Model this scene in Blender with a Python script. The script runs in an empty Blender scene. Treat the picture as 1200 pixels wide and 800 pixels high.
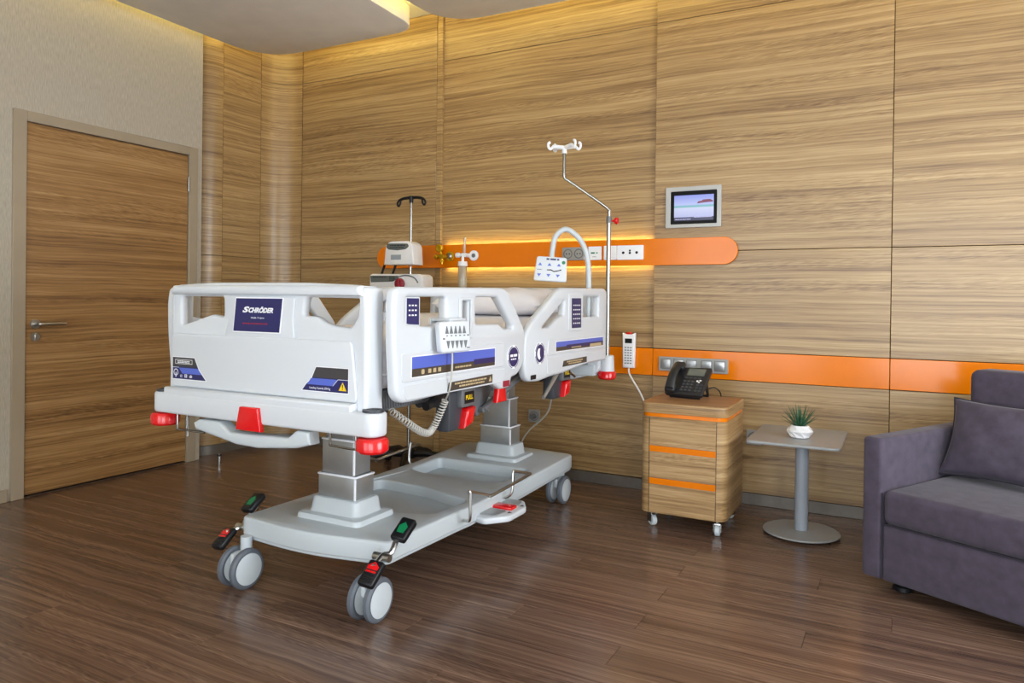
import bpy, bmesh, math, random
from mathutils import Vector, Matrix
random.seed(7)
PI = math.pi
S = bpy.context.scene
COL = S.collection

# ---------------------------------------------------------------- camera
cam_data = bpy.data.cameras.new('camera')
cam = bpy.data.objects.new('camera', cam_data)
COL.objects.link(cam)
CAM_LOC = Vector((4.2381, -4.1956, 1.1209))
yaw, pitch, roll = 0.4869, -0.0052, 0.0122
right = Vector((math.cos(yaw), math.sin(yaw), 0)); fwd = Vector((-math.sin(yaw), math.cos(yaw), 0)); up = Vector((0, 0, 1))
f2 = fwd*math.cos(pitch) + up*math.sin(pitch); u2 = up*math.cos(pitch) - fwd*math.sin(pitch)
r3 = right*math.cos(roll) + u2*math.sin(roll); u3 = u2*math.cos(roll) - right*math.sin(roll)
M = Matrix((r3, u3, -f2)).transposed().to_4x4(); M.translation = CAM_LOC
cam.matrix_world = M
cam_data.sensor_width = 36.0
cam_data.lens = 852.74/1200*36
cam_data.shift_y = -(400-356.31)/1200
cam_data.clip_start = 0.05
S.camera = cam

# ---------------------------------------------------------------- light and exposure
S.view_settings.view_transform = 'Standard'
S.view_settings.look = 'None'
S.view_settings.gamma = 1.0
S.view_settings.use_curve_mapping = False
S.view_settings.exposure = 0.75
S.cycles.use_denoising = True
S.cycles.max_bounces = 8
world = bpy.data.worlds.new('daylight'); S.world = world; world.use_nodes = True
wb = world.node_tree.nodes['Background']
wb.inputs[0].default_value = (0.80, 0.90, 1.0, 1); wb.inputs[1].default_value = 1.2

def area(name, loc, direction, sx, sy, watts, colour):
    l = bpy.data.lights.new(name, 'AREA'); l.shape = 'RECTANGLE'; l.size = sx; l.size_y = sy
    l.energy = watts; l.color = colour
    o = bpy.data.objects.new(name, l); COL.objects.link(o); o.location = loc
    o.rotation_euler = Vector(direction).to_track_quat('-Z', 'Y').to_euler()
    return o
DAY = (0.90, 0.95, 1.0)
WARM = (1.0, 0.80, 0.24)
# daylight standing in the three window openings of the wall behind the camera
WIN = [(1.25, 3.35), (3.95, 5.25), (5.65, 6.55)]
WZ = (0.12, 2.62)
for (a, b), w in zip(WIN, (30, 46, 60)):
    area('window_daylight', ((a+b)/2, -6.72, (WZ[0]+WZ[1])/2), (0, 1, 0), b-a, WZ[1]-WZ[0], w, DAY)

RWIN = (-3.30, -1.25)          # window in the right-hand wall
area('window_daylight', (6.92, sum(RWIN)/2, (WZ[0]+WZ[1])/2), (-1, 0, 0), WZ[1]-WZ[0], RWIN[1]-RWIN[0], 96, DAY)

# ---------------------------------------------------------------- node material helpers
def mat(name, col, rough=0.5, metal=0.0, coat=0.0, spec=0.5, noise=None, bump=None, sheen=0.0):
    """plain surface; noise=(scale, amount) slight colour unevenness, bump=(scale, strength)"""
    m = bpy.data.materials.new(name); m.use_nodes = True
    nt = m.node_tree; b = nt.nodes['Principled BSDF']
    b.inputs['Base Color'].default_value = (*col, 1); b.inputs['Roughness'].default_value = rough
    b.inputs['Metallic'].default_value = metal; b.inputs['Coat Weight'].default_value = coat
    b.inputs['Specular IOR Level'].default_value = spec
    if sheen: b.inputs['Sheen Weight'].default_value = sheen; b.inputs['Sheen Roughness'].default_value = 0.4
    tc = nt.nodes.new('ShaderNodeTexCoord')
    sc, am = noise if noise else (6.0, 0.04)
    n = nt.nodes.new('ShaderNodeTexNoise'); n.inputs['Scale'].default_value = sc; n.inputs['Detail'].default_value = 4
    nt.links.new(tc.outputs['Object'], n.inputs['Vector'])
    r = nt.nodes.new('ShaderNodeValToRGB')
    r.color_ramp.elements[0].position = 0.3; r.color_ramp.elements[1].position = 0.7
    r.color_ramp.elements[0].color = (*[c*(1-am) for c in col], 1); r.color_ramp.elements[1].color = (*[min(1, c*(1+am)) for c in col], 1)
    nt.links.new(n.outputs['Fac'], r.inputs['Fac']); nt.links.new(r.outputs['Color'], b.inputs['Base Color'])
    if bump:
        n2 = nt.nodes.new('ShaderNodeTexNoise'); n2.inputs['Scale'].default_value = bump[0]; n2.inputs['Detail'].default_value = 3
        nt.links.new(tc.outputs['Object'], n2.inputs['Vector'])
        bp = nt.nodes.new('ShaderNodeBump'); bp.inputs['Strength'].default_value = bump[1]; bp.inputs['Distance'].default_value = 0.002
        nt.links.new(n2.outputs['Fac'], bp.inputs['Height']); nt.links.new(bp.outputs['Normal'], b.inputs['Normal'])
    return m

def wood(name, dark, mid, light, axes, rough, fine=1.0, contrast=1.0, coat=0.0, pores=0.55, warp=0.03, flame=0.6):
    """veneer: axes = noise scale per object axis; high = across the grain"""
    m = bpy.data.materials.new(name); m.use_nodes = True
    nt = m.node_tree; N = nt.nodes; Lk = nt.links; b = N['Principled BSDF']
    tc = N.new('ShaderNodeTexCoord'); oi = N.new('ShaderNodeObjectInfo')
    mu = N.new('ShaderNodeMath'); mu.operation = 'MULTIPLY'; mu.inputs[1].default_value = 37.0
    Lk.new(oi.outputs['Random'], mu.inputs[0])
    cmb = N.new('ShaderNodeCombineXYZ')
    for i in range(3): Lk.new(mu.outputs[0], cmb.inputs[i])
    ad = N.new('ShaderNodeVectorMath'); ad.operation = 'ADD'
    Lk.new(tc.outputs['Object'], ad.inputs[0]); Lk.new(cmb.outputs[0], ad.inputs[1])
    # gentle large wander of the grain lines
    wn = N.new('ShaderNodeTexNoise'); wn.inputs['Scale'].default_value = 1.6; wn.inputs['Detail'].default_value = 2
    Lk.new(ad.outputs[0], wn.inputs['Vector'])
    ws = N.new('ShaderNodeVectorMath'); ws.operation = 'SCALE'; ws.inputs['Scale'].default_value = warp
    Lk.new(wn.outputs['Color'], ws.inputs[0])
    a2 = N.new('ShaderNodeVectorMath'); a2.operation = 'ADD'
    Lk.new(ad.outputs[0], a2.inputs[0]); Lk.new(ws.outputs[0], a2.inputs[1])
    def band(mult, along, detail, rgh):
        mp = N.new('ShaderNodeVectorMath'); mp.operation = 'MULTIPLY'
        mp.inputs[1].default_value = [a*mult if a > 2 else a*along for a in axes]
        Lk.new(a2.outputs[0], mp.inputs[0])
        n = N.new('ShaderNodeTexNoise'); n.inputs['Scale'].default_value = 1.0
        n.inputs['Detail'].default_value = detail; n.inputs['Roughness'].default_value = rgh
        Lk.new(mp.outputs[0], n.inputs['Vector']); return n.outputs['Fac']
    n1 = band(0.55, 0.8, 3, 0.55); n2 = band(2.0*fine, 1.4, 3, 0.6); n3 = band(4.2*fine, 9.0, 3, 0.65)
    def mad(x, k, y):
        q = N.new('ShaderNodeMath'); q.operation = 'MULTIPLY_ADD'; q.inputs[1].default_value = k
        Lk.new(x, q.inputs[0])
        if hasattr(y, 'default_value'): Lk.new(y, q.inputs[2])
        else: q.inputs[2].default_value = y
        return q.outputs[0]
    t = mad(n1, 0.75*contrast, 0.5-0.5*(0.75+0.95+pores)*contrast); t = mad(n2, 0.95*contrast, t); t = mad(n3, pores*contrast, t)
    if flame > 0:
        rt = N.new('ShaderNodeMapping'); rt.inputs['Rotation'].default_value = (0.10, 0.10, 0.10); Lk.new(a2.outputs[0], rt.inputs['Vector'])
        sc_ = N.new('ShaderNodeVectorMath'); sc_.operation = 'MULTIPLY'; sc_.inputs[1].default_value = [a*4.6 if a > 2 else 34.0*a for a in axes]
        Lk.new(rt.outputs[0], sc_.inputs[0])
        nf = N.new('ShaderNodeTexNoise'); nf.inputs['Scale'].default_value = 1.0; nf.inputs['Detail'].default_value = 1; Lk.new(sc_.outputs[0], nf.inputs['Vector'])
        mk = N.new('ShaderNodeMapRange'); mk.inputs['From Min'].default_value = 0.48; mk.inputs['From Max'].default_value = 0.62
        Lk.new(band(0.35, 1.0, 1, 0.5), mk.inputs['Value'])
        df = N.new('ShaderNodeMath'); df.operation = 'SUBTRACT'; df.inputs[1].default_value = 0.5; Lk.new(nf.outputs['Fac'], df.inputs[0])
        pr = N.new('ShaderNodeMath'); pr.operation = 'MULTIPLY'; Lk.new(df.outputs[0], pr.inputs[0]); Lk.new(mk.outputs[0], pr.inputs[1])
        t = mad(pr.outputs[0], flame, t)
    r = N.new('ShaderNodeValToRGB'); e = r.color_ramp.elements
    e[0].position = 0.18; e[0].color = (*dark, 1); e[1].position = 0.85; e[1].color = (*light, 1)
    k = e.new(0.5); k.color = (*mid, 1)
    Lk.new(t, r.inputs['Fac']); Lk.new(r.outputs['Color'], b.inputs['Base Color'])
    b.inputs['Roughness'].default_value = rough; b.inputs['Coat Weight'].default_value = coat
    b.inputs['Coat Roughness'].default_value = 0.25
    bp = N.new('ShaderNodeBump'); bp.inputs['Strength'].default_value = 0.12; bp.inputs['Distance'].default_value = 0.001
    Lk.new(n3, bp.inputs['Height']); Lk.new(bp.outputs['Normal'], b.inputs['Normal'])
    return m

def glow(name, col, strength):
    m = bpy.data.materials.new(name); m.use_nodes = True
    b = m.node_tree.nodes['Principled BSDF']
    b.inputs['Base Color'].default_value = (0, 0, 0, 1)
    b.inputs['Emission Color'].default_value = (*col, 1); b.inputs['Emission Strength'].default_value = strength
    return m

def lin(r, g, b):
    f = lambda c: (c/255/12.92) if c/255 <= 0.04045 else ((c/255+0.055)/1.055)**2.4
    return (f(r), f(g), f(b))

WD, WM, WL = lin(112, 82, 50), lin(156, 126, 82), lin(188, 160, 114)
M_wall = wood('oak_veneer', WD, WM, WL, (0.5, 0.5, 40), 0.38, coat=0.3)
M_door = wood('oak_door_veneer', lin(104, 72, 38), lin(150, 112, 66), lin(180, 145, 98), (0.5, 0.5, 40), 0.42, coat=0.1)
M_cab = wood('oak_cabinet_veneer', lin(120, 90, 54), lin(166, 133, 88), lin(195, 166, 122), (0.9, 0.9, 42), 0.45)
M_cabtop = wood('oak_top_veneer', lin(112, 78, 48), lin(152, 112, 74), lin(176, 138, 98), (0.9, 42, 0.9), 0.4)
M_floor = wood('walnut_laminate', lin(72, 53, 43), lin(104, 80, 66), lin(136, 110, 92), (0.55, 34, 0.55), 0.22, fine=1.1, contrast=1.05, coat=0.0, pores=0.5, warp=0.06, flame=0.6)
M_joint = mat('dark_joint', lin(60, 42, 26), 0.8)
M_orange = mat('orange_gloss', lin(226, 120, 0), 0.17, spec=0.42)
M_paint = mat('white_paint', lin(222, 218, 212), 0.75)
M_beige = mat('beige_frame', lin(160, 146, 124), 0.5)
M_skirt = mat('brushed_skirting', lin(116, 110, 102), 0.4, metal=0.5, noise=(40, 0.06))
M_wallpaint = mat('beige_wall_paint', lin(186, 178, 162), 0.8)
M_bed = mat('white_bed_plastic', lin(206, 211, 216), 0.34, spec=0.45, noise=(3, 0.01))
M_bedgrey = mat('pale_grey_plastic', lin(192, 200, 204), 0.4, noise=(3, 0.015))
M_alu = mat('aluminium', lin(176, 178, 178), 0.32, metal=0.75, noise=(20, 0.03))
M_chrome = mat('chrome', lin(158, 158, 156), 0.2, metal=1.0)
M_steel = mat('satin_steel', lin(190, 190, 186), 0.3, metal=1.0)
M_dark = mat('dark_grey_plastic', lin(58, 62, 68), 0.45)
M_black = mat('black_plastic', lin(20, 21, 24), 0.4, spec=0.35)
M_mid = mat('grey_steel', lin(112, 115, 118), 0.45, metal=0.3)
M_tyre = mat('grey_tyre', lin(92, 98, 106), 0.55)
M_red = mat('red_plastic', lin(214, 16, 22), 0.25, coat=0.3)
M_green = mat('green_pad', lin(16, 122, 74), 0.4)
M_navy = mat('navy_print', lin(38, 38, 92), 0.35)
M_blue = mat('blue_print', lin(84, 104, 196), 0.35)
M_char = mat('charcoal_print', lin(62, 60, 62), 0.4)
M_white = mat('white_print', lin(238, 240, 244), 0.4)
M_redprint = mat('red_print', lin(150, 34, 56), 0.4)
M_yellow = mat('yellow_print', lin(236, 200, 30), 0.4)
M_brownlab = mat('brown_print', lin(70, 62, 54), 0.4)
M_tan = mat('tan_print', lin(190, 170, 130), 0.5)
M_sheet = mat('white_sheet', lin(236, 234, 238), 0.9, bump=(14, 0.5), noise=(4, 0.02))
M_pillow = mat('white_pillowcase', lin(238, 236, 240), 0.9, bump=(10, 0.6), noise=(4, 0.02))
M_device = mat('white_device', lin(226, 226, 226), 0.4)
M_lcd = mat('grey_lcd', lin(96, 102, 98), 0.25)
M_lcd2 = mat('pale_lcd', lin(150, 158, 164), 0.25)
M_brass = mat('yellow_brass', lin(214, 170, 30), 0.25, metal=0.6)
M_clear = mat('clear_tube', lin(214, 208, 190), 0.1, spec=0.6)
M_clear.node_tree.nodes['Principled BSDF'].inputs['Transmission Weight'].default_value = 0.55
M_socketgrey = mat('silver_socket', lin(158, 158, 154), 0.4, metal=0.4)
M_socketdark = mat('grey_socket_well', lin(112, 112, 110), 0.5)
M_cord = mat('white_cord', lin(226, 222, 218), 0.5)
M_greycord = mat('grey_cord', lin(188, 186, 178), 0.5)
M_sofa = mat('grey_violet_velvet', lin(80, 73, 86), 0.95, spec=0.2, noise=(22, 0.16), bump=(160, 0.35), sheen=0.15)
M_sofaseam = mat('dark_piping', lin(48, 42, 54), 0.95)
M_table = mat('grey_table_lacquer', lin(150, 152, 152), 0.38)
M_pole = mat('grey_table_pole', lin(150, 157, 165), 0.35)
M_pot = mat('white_faceted_pot', lin(232, 232, 234), 0.6, noise=(60, 0.05))
M_soil = mat('dark_soil', lin(70, 66, 40), 0.9, noise=(80, 0.3))
M_leaf = mat('green_leaf', lin(38, 84, 54), 0.5, noise=(30, 0.25))
M_phone = mat('black_phone', lin(30, 31, 34), 0.4, bump=(120, 0.1))
M_led = glow('warm_led', WARM, 15.0)
M_cove = glow('warm_cove_led', WARM, 21.0)

# wallpaper: fine vertical threads
M_paper = bpy.data.materials.new('beige_wallpaper'); M_paper.use_nodes = True
nt = M_paper.node_tree; b = nt.nodes['Principled BSDF']; b.inputs['Roughness'].default_value = 0.85
tc = nt.nodes.new('ShaderNodeTexCoord'); mp = nt.nodes.new('ShaderNodeMapping'); mp.inputs['Scale'].default_value = (240, 240, 24)
nz = nt.nodes.new('ShaderNodeTexNoise'); nz.inputs['Scale'].default_value = 1.0; nz.inputs['Detail'].default_value = 4
rp = nt.nodes.new('ShaderNodeValToRGB'); rp.color_ramp.elements[0].position = 0.3; rp.color_ramp.elements[1].position = 0.7
rp.color_ramp.elements[0].color = (*lin(164, 156, 140), 1); rp.color_ramp.elements[1].color = (*lin(186, 178, 162), 1)
bp = nt.nodes.new('ShaderNodeBump'); bp.inputs['Strength'].default_value = 0.3; bp.inputs['Distance'].default_value = 0.002
nt.links.new(tc.outputs['Object'], mp.inputs['Vector']); nt.links.new(mp.outputs[0], nz.inputs['Vector'])
nt.links.new(nz.outputs['Fac'], rp.inputs['Fac']); nt.links.new(rp.outputs['Color'], b.inputs['Base Color'])
nt.links.new(nz.outputs['Fac'], bp.inputs['Height']); nt.links.new(bp.outputs['Normal'], b.inputs['Normal'])

# ---------------------------------------------------------------- geometry helpers
ORG = Vector((0, 0, 0))
def thing(name, label, cat, loc=(0, 0, 0), rz=0.0, group=None, local=False):
    """an Empty at the thing's base; parts follow in world coordinates (or local ones)"""
    global ORG
    o = bpy.data.objects.new(name, None); COL.objects.link(o); o.location = loc; o.rotation_euler = (0, 0, rz)
    o.empty_display_size = 0.1
    o['label'] = label; o['category'] = cat
    if group: o['group'] = group
    ORG = Vector((0, 0, 0)) if local else Vector(loc)
    return o
def structure(name):
    global ORG
    o = bpy.data.objects.new(name, None); COL.objects.link(o); o['kind'] = 'structure'; ORG = Vector((0, 0, 0)); return o
def tag(o, label, cat, group=None):
    o['label'] = label; o['category'] = cat
    if group: o['group'] = group
    return o
def finish(name, me, m, parent=None, label=None, smooth=True, angle=38, struct=False):
    if isinstance(me, bmesh.types.BMesh):
        bm = me; me = bpy.data.meshes.new(name)
        bmesh.ops.recalc_face_normals(bm, faces=bm.faces); bm.to_mesh(me); bm.free()
    me.name = name
    if ORG.length: me.transform(Matrix.Translation(-ORG))
    me.materials.clear(); me.materials.append(m)
    if smooth:
        me.shade_smooth(); me.set_sharp_from_angle(angle=math.radians(angle))
    o = bpy.data.objects.new(name, me); COL.objects.link(o)
    if parent: o.parent = parent
    if label: o['label'] = label
    if struct: o['kind'] = 'structure'
    return o
def box(bm, lo, hi, bev=0.0, seg=2, mtx=None):
    r = bmesh.ops.create_cube(bm, size=1.0); vs = r['verts']
    c = [(a+b)/2 for a, b in zip(lo, hi)]; s = [abs(b-a) for a, b in zip(lo, hi)]
    for v in vs: v.co = Vector((v.co.x*s[0]+c[0], v.co.y*s[1]+c[1], v.co.z*s[2]+c[2]))
    if bev > 0:
        es = {e for v in vs for e in v.link_edges}
        q = bmesh.ops.bevel(bm, geom=list(es), offset=min(bev, min(s)*0.49), segments=seg, profile=0.5, affect='EDGES')
        vs = list({v for f in q['faces'] for v in f.verts} | {v for v in vs if v.is_valid})
    if mtx is not None: bmesh.ops.transform(bm, matrix=mtx, verts=vs)
    return vs
def tube(bm, pts, r, seg=8, closed=False, cap=True):
    pts = [Vector(p) for p in pts]; n = len(pts); rings = []
    rad = r if isinstance(r, (list, tuple)) else [r]*n
    t0 = None; nrm = None
    for i, p in enumerate(pts):
        a = pts[(i-1) % n] if (closed or i > 0) else p
        c = pts[(i+1) % n] if (closed or i < n-1) else p
        t = (c-a).normalized()
        if nrm is None:
            nrm = t.orthogonal().normalized()
        else:
            nrm = (nrm - t*nrm.dot(t))
            nrm = nrm.normalized() if nrm.length > 1e-6 else t.orthogonal().normalized()
        bn = t.cross(nrm)
        rings.append([bm.verts.new(p + (nrm*math.cos(2*PI*k/seg) + bn*math.sin(2*PI*k/seg))*rad[i]) for k in range(seg)])
    m = n if closed else n-1
    for i in range(m):
        A, B = rings[i], rings[(i+1) % n]
        for k in range(seg): bm.faces.new((A[k], A[(k+1) % seg], B[(k+1) % seg], B[k]))
    if cap and not closed:
        bm.faces.new(rings[0][::-1]); bm.faces.new(rings[-1])
def cyl(bm, p0, p1, r0, r1=None, seg=20):
    tube(bm, [p0, p1], [r0, r1 if r1 is not None else r0], seg)
def lathe(bm, prof, centre, axis='z', seg=28, cap=True):
    """prof: list of (radius, height along axis)"""
    c = Vector(centre); rings = []
    for r, h in prof:
        ring = []
        for k in range(seg):
            a = 2*PI*k/seg; u, v = max(r, 1e-5)*math.cos(a), max(r, 1e-5)*math.sin(a)
            ring.append(bm.verts.new(c + Vector({'z': (u, v, h), 'x': (h, u, v), 'y': (u, h, v)}[axis])))
        rings.append(ring)
    for A, B in zip(rings, rings[1:]):
        for k in range(seg): bm.faces.new((A[k], A[(k+1) % seg], B[(k+1) % seg], B[k]))
    if cap: bm.faces.new(rings[0]); bm.faces.new(rings[-1])
def smooth_path(pts, n=6):
    pts = [Vector(p) for p in pts]; out = []
    for i in range(len(pts)-1):
        p0 = pts[max(i-1, 0)]; p1 = pts[i]; p2 = pts[i+1]; p3 = pts[min(i+2, len(pts)-1)]
        for k in range(n):
            t = k/n
            out.append(0.5*((2*p1) + (p2-p0)*t + (2*p0-5*p1+4*p2-p3)*t*t + (3*p1-p0-3*p2+p3)*t*t*t))
    out.append(pts[-1]); return out
def fillet(poly, r, n=5):
    out = []; N = len(poly)
    for i in range(N):
        p = Vector(poly[i]); a = Vector(poly[i-1])-p; c = Vector(poly[(i+1) % N])-p
        ri = r[i] if isinstance(r, (list, tuple)) else r
        d = min(ri, a.length*0.48, c.length*0.48)
        if d < 1e-5: out.append(p); continue
        A = p+a.normalized()*d; C = p+c.normalized()*d
        for k in range(n+1):
            t = k/n; out.append(A*(1-t)**2 + p*2*t*(1-t) + C*t*t)
    return out
def inset(poly, d):
    """move the outline inwards by d (outwards if negative); corners tighter than d become sharp"""
    P = [Vector(p) for p in poly]
    P = [p for i, p in enumerate(P) if (p-P[i-1]).length > 1e-6]
    N = len(P)
    area2 = sum(P[i].x*P[(i+1) % N].y - P[(i+1) % N].x*P[i].y for i in range(N))
    s = 1 if area2 > 0 else -1
    segs = []
    for i in range(N):
        t = (P[(i+1) % N]-P[i]); L = t.length; t.normalize()
        n = Vector((-t.y, t.x))*s
        segs.append([P[i]+n*d, t, n, L])
    def meet(A, B):
        den = A[1].x*B[1].y - A[1].y*B[1].x
        if abs(den) < 1e-3: return (A[0]+A[1]*A[3] + B[0])/2
        w = B[0]-A[0]; k = (w.x*B[1].y - w.y*B[1].x)/den
        return A[0]+A[1]*k
    while len(segs) > 3:
        n = len(segs); V = [meet(segs[i-1], segs[i]) for i in range(n)]
        bad = [i for i in range(n) if (V[(i+1) % n]-V[i]).dot(segs[i][1]) < -1e-7]
        if not bad: break
        worst = min(bad, key=lambda i: (V[(i+1) % n]-V[i]).dot(segs[i][1]))
        segs.pop(worst)
    return [meet(segs[i-1], segs[i]) for i in range(len(segs))]
FX = lambda x0: (lambda u, v, w: (x0+w, u, v))          # plate facing +x
FXN = lambda x0: (lambda u, v, w: (x0-w, u, v))         # plate facing -x
FY = lambda y0: (lambda u, v, w: (u, y0-w, v))          # plate facing -y
FZ = lambda z0: (lambda u, v, w: (u, v, z0+w))          # plate facing up
def plate_mesh(outer, holes, t, bev, frame):
    """flat shape with holes, thickness 0..t and rounded rims, placed by frame(u, v, w)"""
    cu = bpy.data.curves.new('outline', 'CURVE'); cu.dimensions = '2D'; cu.fill_mode = 'BOTH'
    for k, poly in enumerate([outer]+list(holes)):
        q = inset(poly, bev if k == 0 else -bev)
        sp = cu.splines.new('POLY'); sp.points.add(len(q)-1); sp.use_cyclic_u = True
        for p, v in zip(sp.points, q): p.co = (v.x, v.y, 0, 1)
    cu.extrude = max(t/2-bev, 1e-4); cu.bevel_depth = bev; cu.bevel_resolution = 2 if bev > 0.003 else 0
    tmp = bpy.data.objects.new('outline', cu); COL.objects.link(tmp)
    dg = bpy.context.evaluated_depsgraph_get(); dg.update()
    me = bpy.data.meshes.new_from_object(tmp.evaluated_get(dg))
    bpy.data.objects.remove(tmp); bpy.data.curves.remove(cu)
    bm = bmesh.new(); bm.from_mesh(me); bpy.data.meshes.remove(me)
    bmesh.ops.remove_doubles(bm, verts=bm.verts, dist=1e-5)
    for v in bm.verts: v.co = Vector(frame(v.co.x, v.co.y, v.co.z+t/2))
    return bm
def plate(name, outer, holes, t, bev, frame, m, parent=None, label=None, angle=38, struct=False):
    return finish(name, plate_mesh(outer, holes, t, bev, frame), m, parent, label, angle=angle, struct=struct)
def rect(u0, v0, u1, v1): return [(u0, v0), (u1, v0), (u1, v1), (u0, v1)]
def join_into(bm, other):
    me = bpy.data.meshes.new('tmp'); other.to_mesh(me); other.free(); bm.from_mesh(me); bpy.data.meshes.remove(me)
def text(name, s, centre, width, frame, m, parent, shear=0.0, bold=0.0, height=None):
    cu = bpy.data.curves.new('lettering', 'FONT'); cu.body = s; cu.size = 1.0; cu.extrude = 0.002; cu.shear = shear; cu.offset = bold
    cu.resolution_u = 3
    tmp = bpy.data.objects.new('lettering', cu); COL.objects.link(tmp)
    dg = bpy.context.evaluated_depsgraph_get(); dg.update()
    me = bpy.data.meshes.new_from_object(tmp.evaluated_get(dg))
    bpy.data.objects.remove(tmp); bpy.data.curves.remove(cu)
    xs = [v.co.x for v in me.vertices]; ys = [v.co.y for v in me.vertices]
    kx = width/(max(xs)-min(xs)); ky = height/(max(ys)-min(ys)) if height else kx
    cx, cy = (max(xs)+min(xs))/2, (max(ys)+min(ys))/2
    for v in me.vertices:
        v.co = Vector(frame(centre[0]+(v.co.x-cx)*kx, centre[1]+(v.co.y-cy)*ky, 0.0004+v.co.z*0.1))
    return finish(name, me, m, parent, smooth=False)
def poly_print(name, polys, frame, m, parent, t=0.0008, label=None):
    """flat printed shapes, one thin prism per polygon"""
    bm = bmesh.new()
    for p in polys:
        a = [bm.verts.new(frame(u, v, 0)) for u, v in p]; b_ = [bm.verts.new(frame(u, v, t)) for u, v in p]
        bm.faces.new(a[::-1]); bm.faces.new(b_)
        for i in range(len(p)): bm.faces.new((a[i], a[(i+1) % len(p)], b_[(i+1) % len(p)], b_[i]))
    o = finish(name, bm, m, parent, label, smooth=False)
    if len(polys) > 1: o['kind'] = 'stuff'
    return o
def shift(fr, w0): return lambda u, v, w: fr(u, v, w+w0)
def text_bars(rows):
    """rows of tiny word-long bars for print too small to read: (u0, u1, v, h)"""
    out = []
    for u0, u1, v, h in rows:
        u = u0
        while u < u1:
            L = min(random.uniform(1.5, 4)*h, u1-u)
            out.append(rect(u, v-h/2, u+L, v+h/2)); u += L+h*0.6
    return out

# ================================================================= SETTING
RX, RY, RH = 6.8, -6.6, 3.10
# floor: laminate planks laid along the back wall
fl = structure('floor')
bm = bmesh.new(); box(bm, (-0.35, RY-0.2, -0.12), (RX+0.2, 0.25, -0.0065)); finish('floor_base', bm, M_joint, fl)
PW, PL = 0.1375, 1.20
bm = bmesh.new(); box(bm, (0.0006, 0.0006, -0.0060), (PL-0.0006, PW-0.0006, 0.0), bev=0.0011, seg=1)
plank_me = bpy.data.meshes.new('plank'); bmesh.ops.recalc_face_normals(bm, faces=bm.faces); bm.to_mesh(plank_me); bm.free()
plank_me.materials.append(M_floor)
row = 0; y = -2.07 + PW*16
while y > -4.2:
    off = 3.456 - 4*PL + (0 if row % 2 == 0 else (0.52 if row % 4 == 1 else 0.78))
    for k in range(-1, 6):
        x = off + k*PL
        if x > 6.2 or x+PL < -0.3: continue
        o = bpy.data.objects.new('plank', plank_me); COL.objects.link(o); o.location = (x, y, 0); o.parent = fl
    row += 1; y -= PW
bm = bmesh.new(); box(bm, (-0.2, RY, -0.006), (RX, y+PW, -0.0004))
box(bm, (off+6*PL if off+6*PL < RX else 6.0, y+PW, -0.006), (RX, 0.0, -0.0009)); finish('floor_field', bm, M_floor, fl)

# ceiling with its two lower boards and warm cove strips
ce = structure('ceiling')
bm = bmesh.new(); box(bm, (-0.35, RY-0.2, RH), (RX+0.2, 0.25, RH+0.1)); finish('ceiling_slab', bm, M_paint, ce)
ZS = 2.85
sof1 = fillet([(0.16, -5.6), (1.52, -5.6), (1.52, -0.90), (1.50, -0.355), (0.165, -0.355)], [0.1, 0.1, 0.3, 0.17, 0.36], 10)
sof2 = fillet([(1.74, -5.6), (6.2, -5.6), (6.2, -0.345), (1.70, -0.345)], [0.1, 0.1, 0.2, 0.32], 10)
for nm, sp in (('trim_1', sof1), ('trim_2', sof2)):
    global_org = ORG
    s_ = plate(nm, sp, [], 0.12, 0.004, FZ(ZS), M_paint, None, struct=True)
    ip = inset(sp, 0.05)
    bm = bmesh.new(); tube(bm, [(p.x, p.y, ZS+0.132) for p in ip], 0.009, 6, closed=True)
    finish('light_strip', bm, M_cove, s_)

# back wall: backing, oak panels with open joints, orange band, narrow strip
bw = structure('wall_back')
bm = bmesh.new(); box(bm, (-0.4, 0.045, 0), (RX+0.2, 0.2, RH)); finish('backing', bm, M_joint, bw)
XJ = [0.172, 1.41, 1.452, 2.963, 4.209, 5.75, 6.80]
J = 0.003
def wpanel(name, x0, x1, z0, z1, y0, m, t=0.02):
    bm = bmesh.new(); box(bm, (x0+J/2, y0, z0+J/2), (x1-J/2, y0+t, z1-J/2), bev=0.0015, seg=1); return finish(name, bm, m, bw)
ZR = [0.068, 0.687, 0.848, 1.416, 2.766, RH]
for i in range(len(XJ)-1):
    x0, x1 = XJ[i], XJ[i+1]
    if i == 1:
        wpanel('strip', x0, x1+0.003, ZR[0], RH, 0.001, M_wall, 0.04); continue
    y0 = 0.022 if i == 2 else 0.0
    for k in range(5):
        z0, z1 = ZR[k], ZR[k+1]
        if i == 2 and k == 3: pass
        wpanel('orange_panel' if k == 1 else 'panel', x0, x1, z0, z1, y0 if k != 1 else 0.0, M_orange if k == 1 else M_wall, 0.02)
bb = structure('baseboard_back')
bm = bmesh.new(); box(bm, (0.15, 0.008, 0.0), (RX, 0.03, 0.066), bev=0.002, seg=1); finish('baseboard_board', bm, M_skirt, bb)

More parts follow.
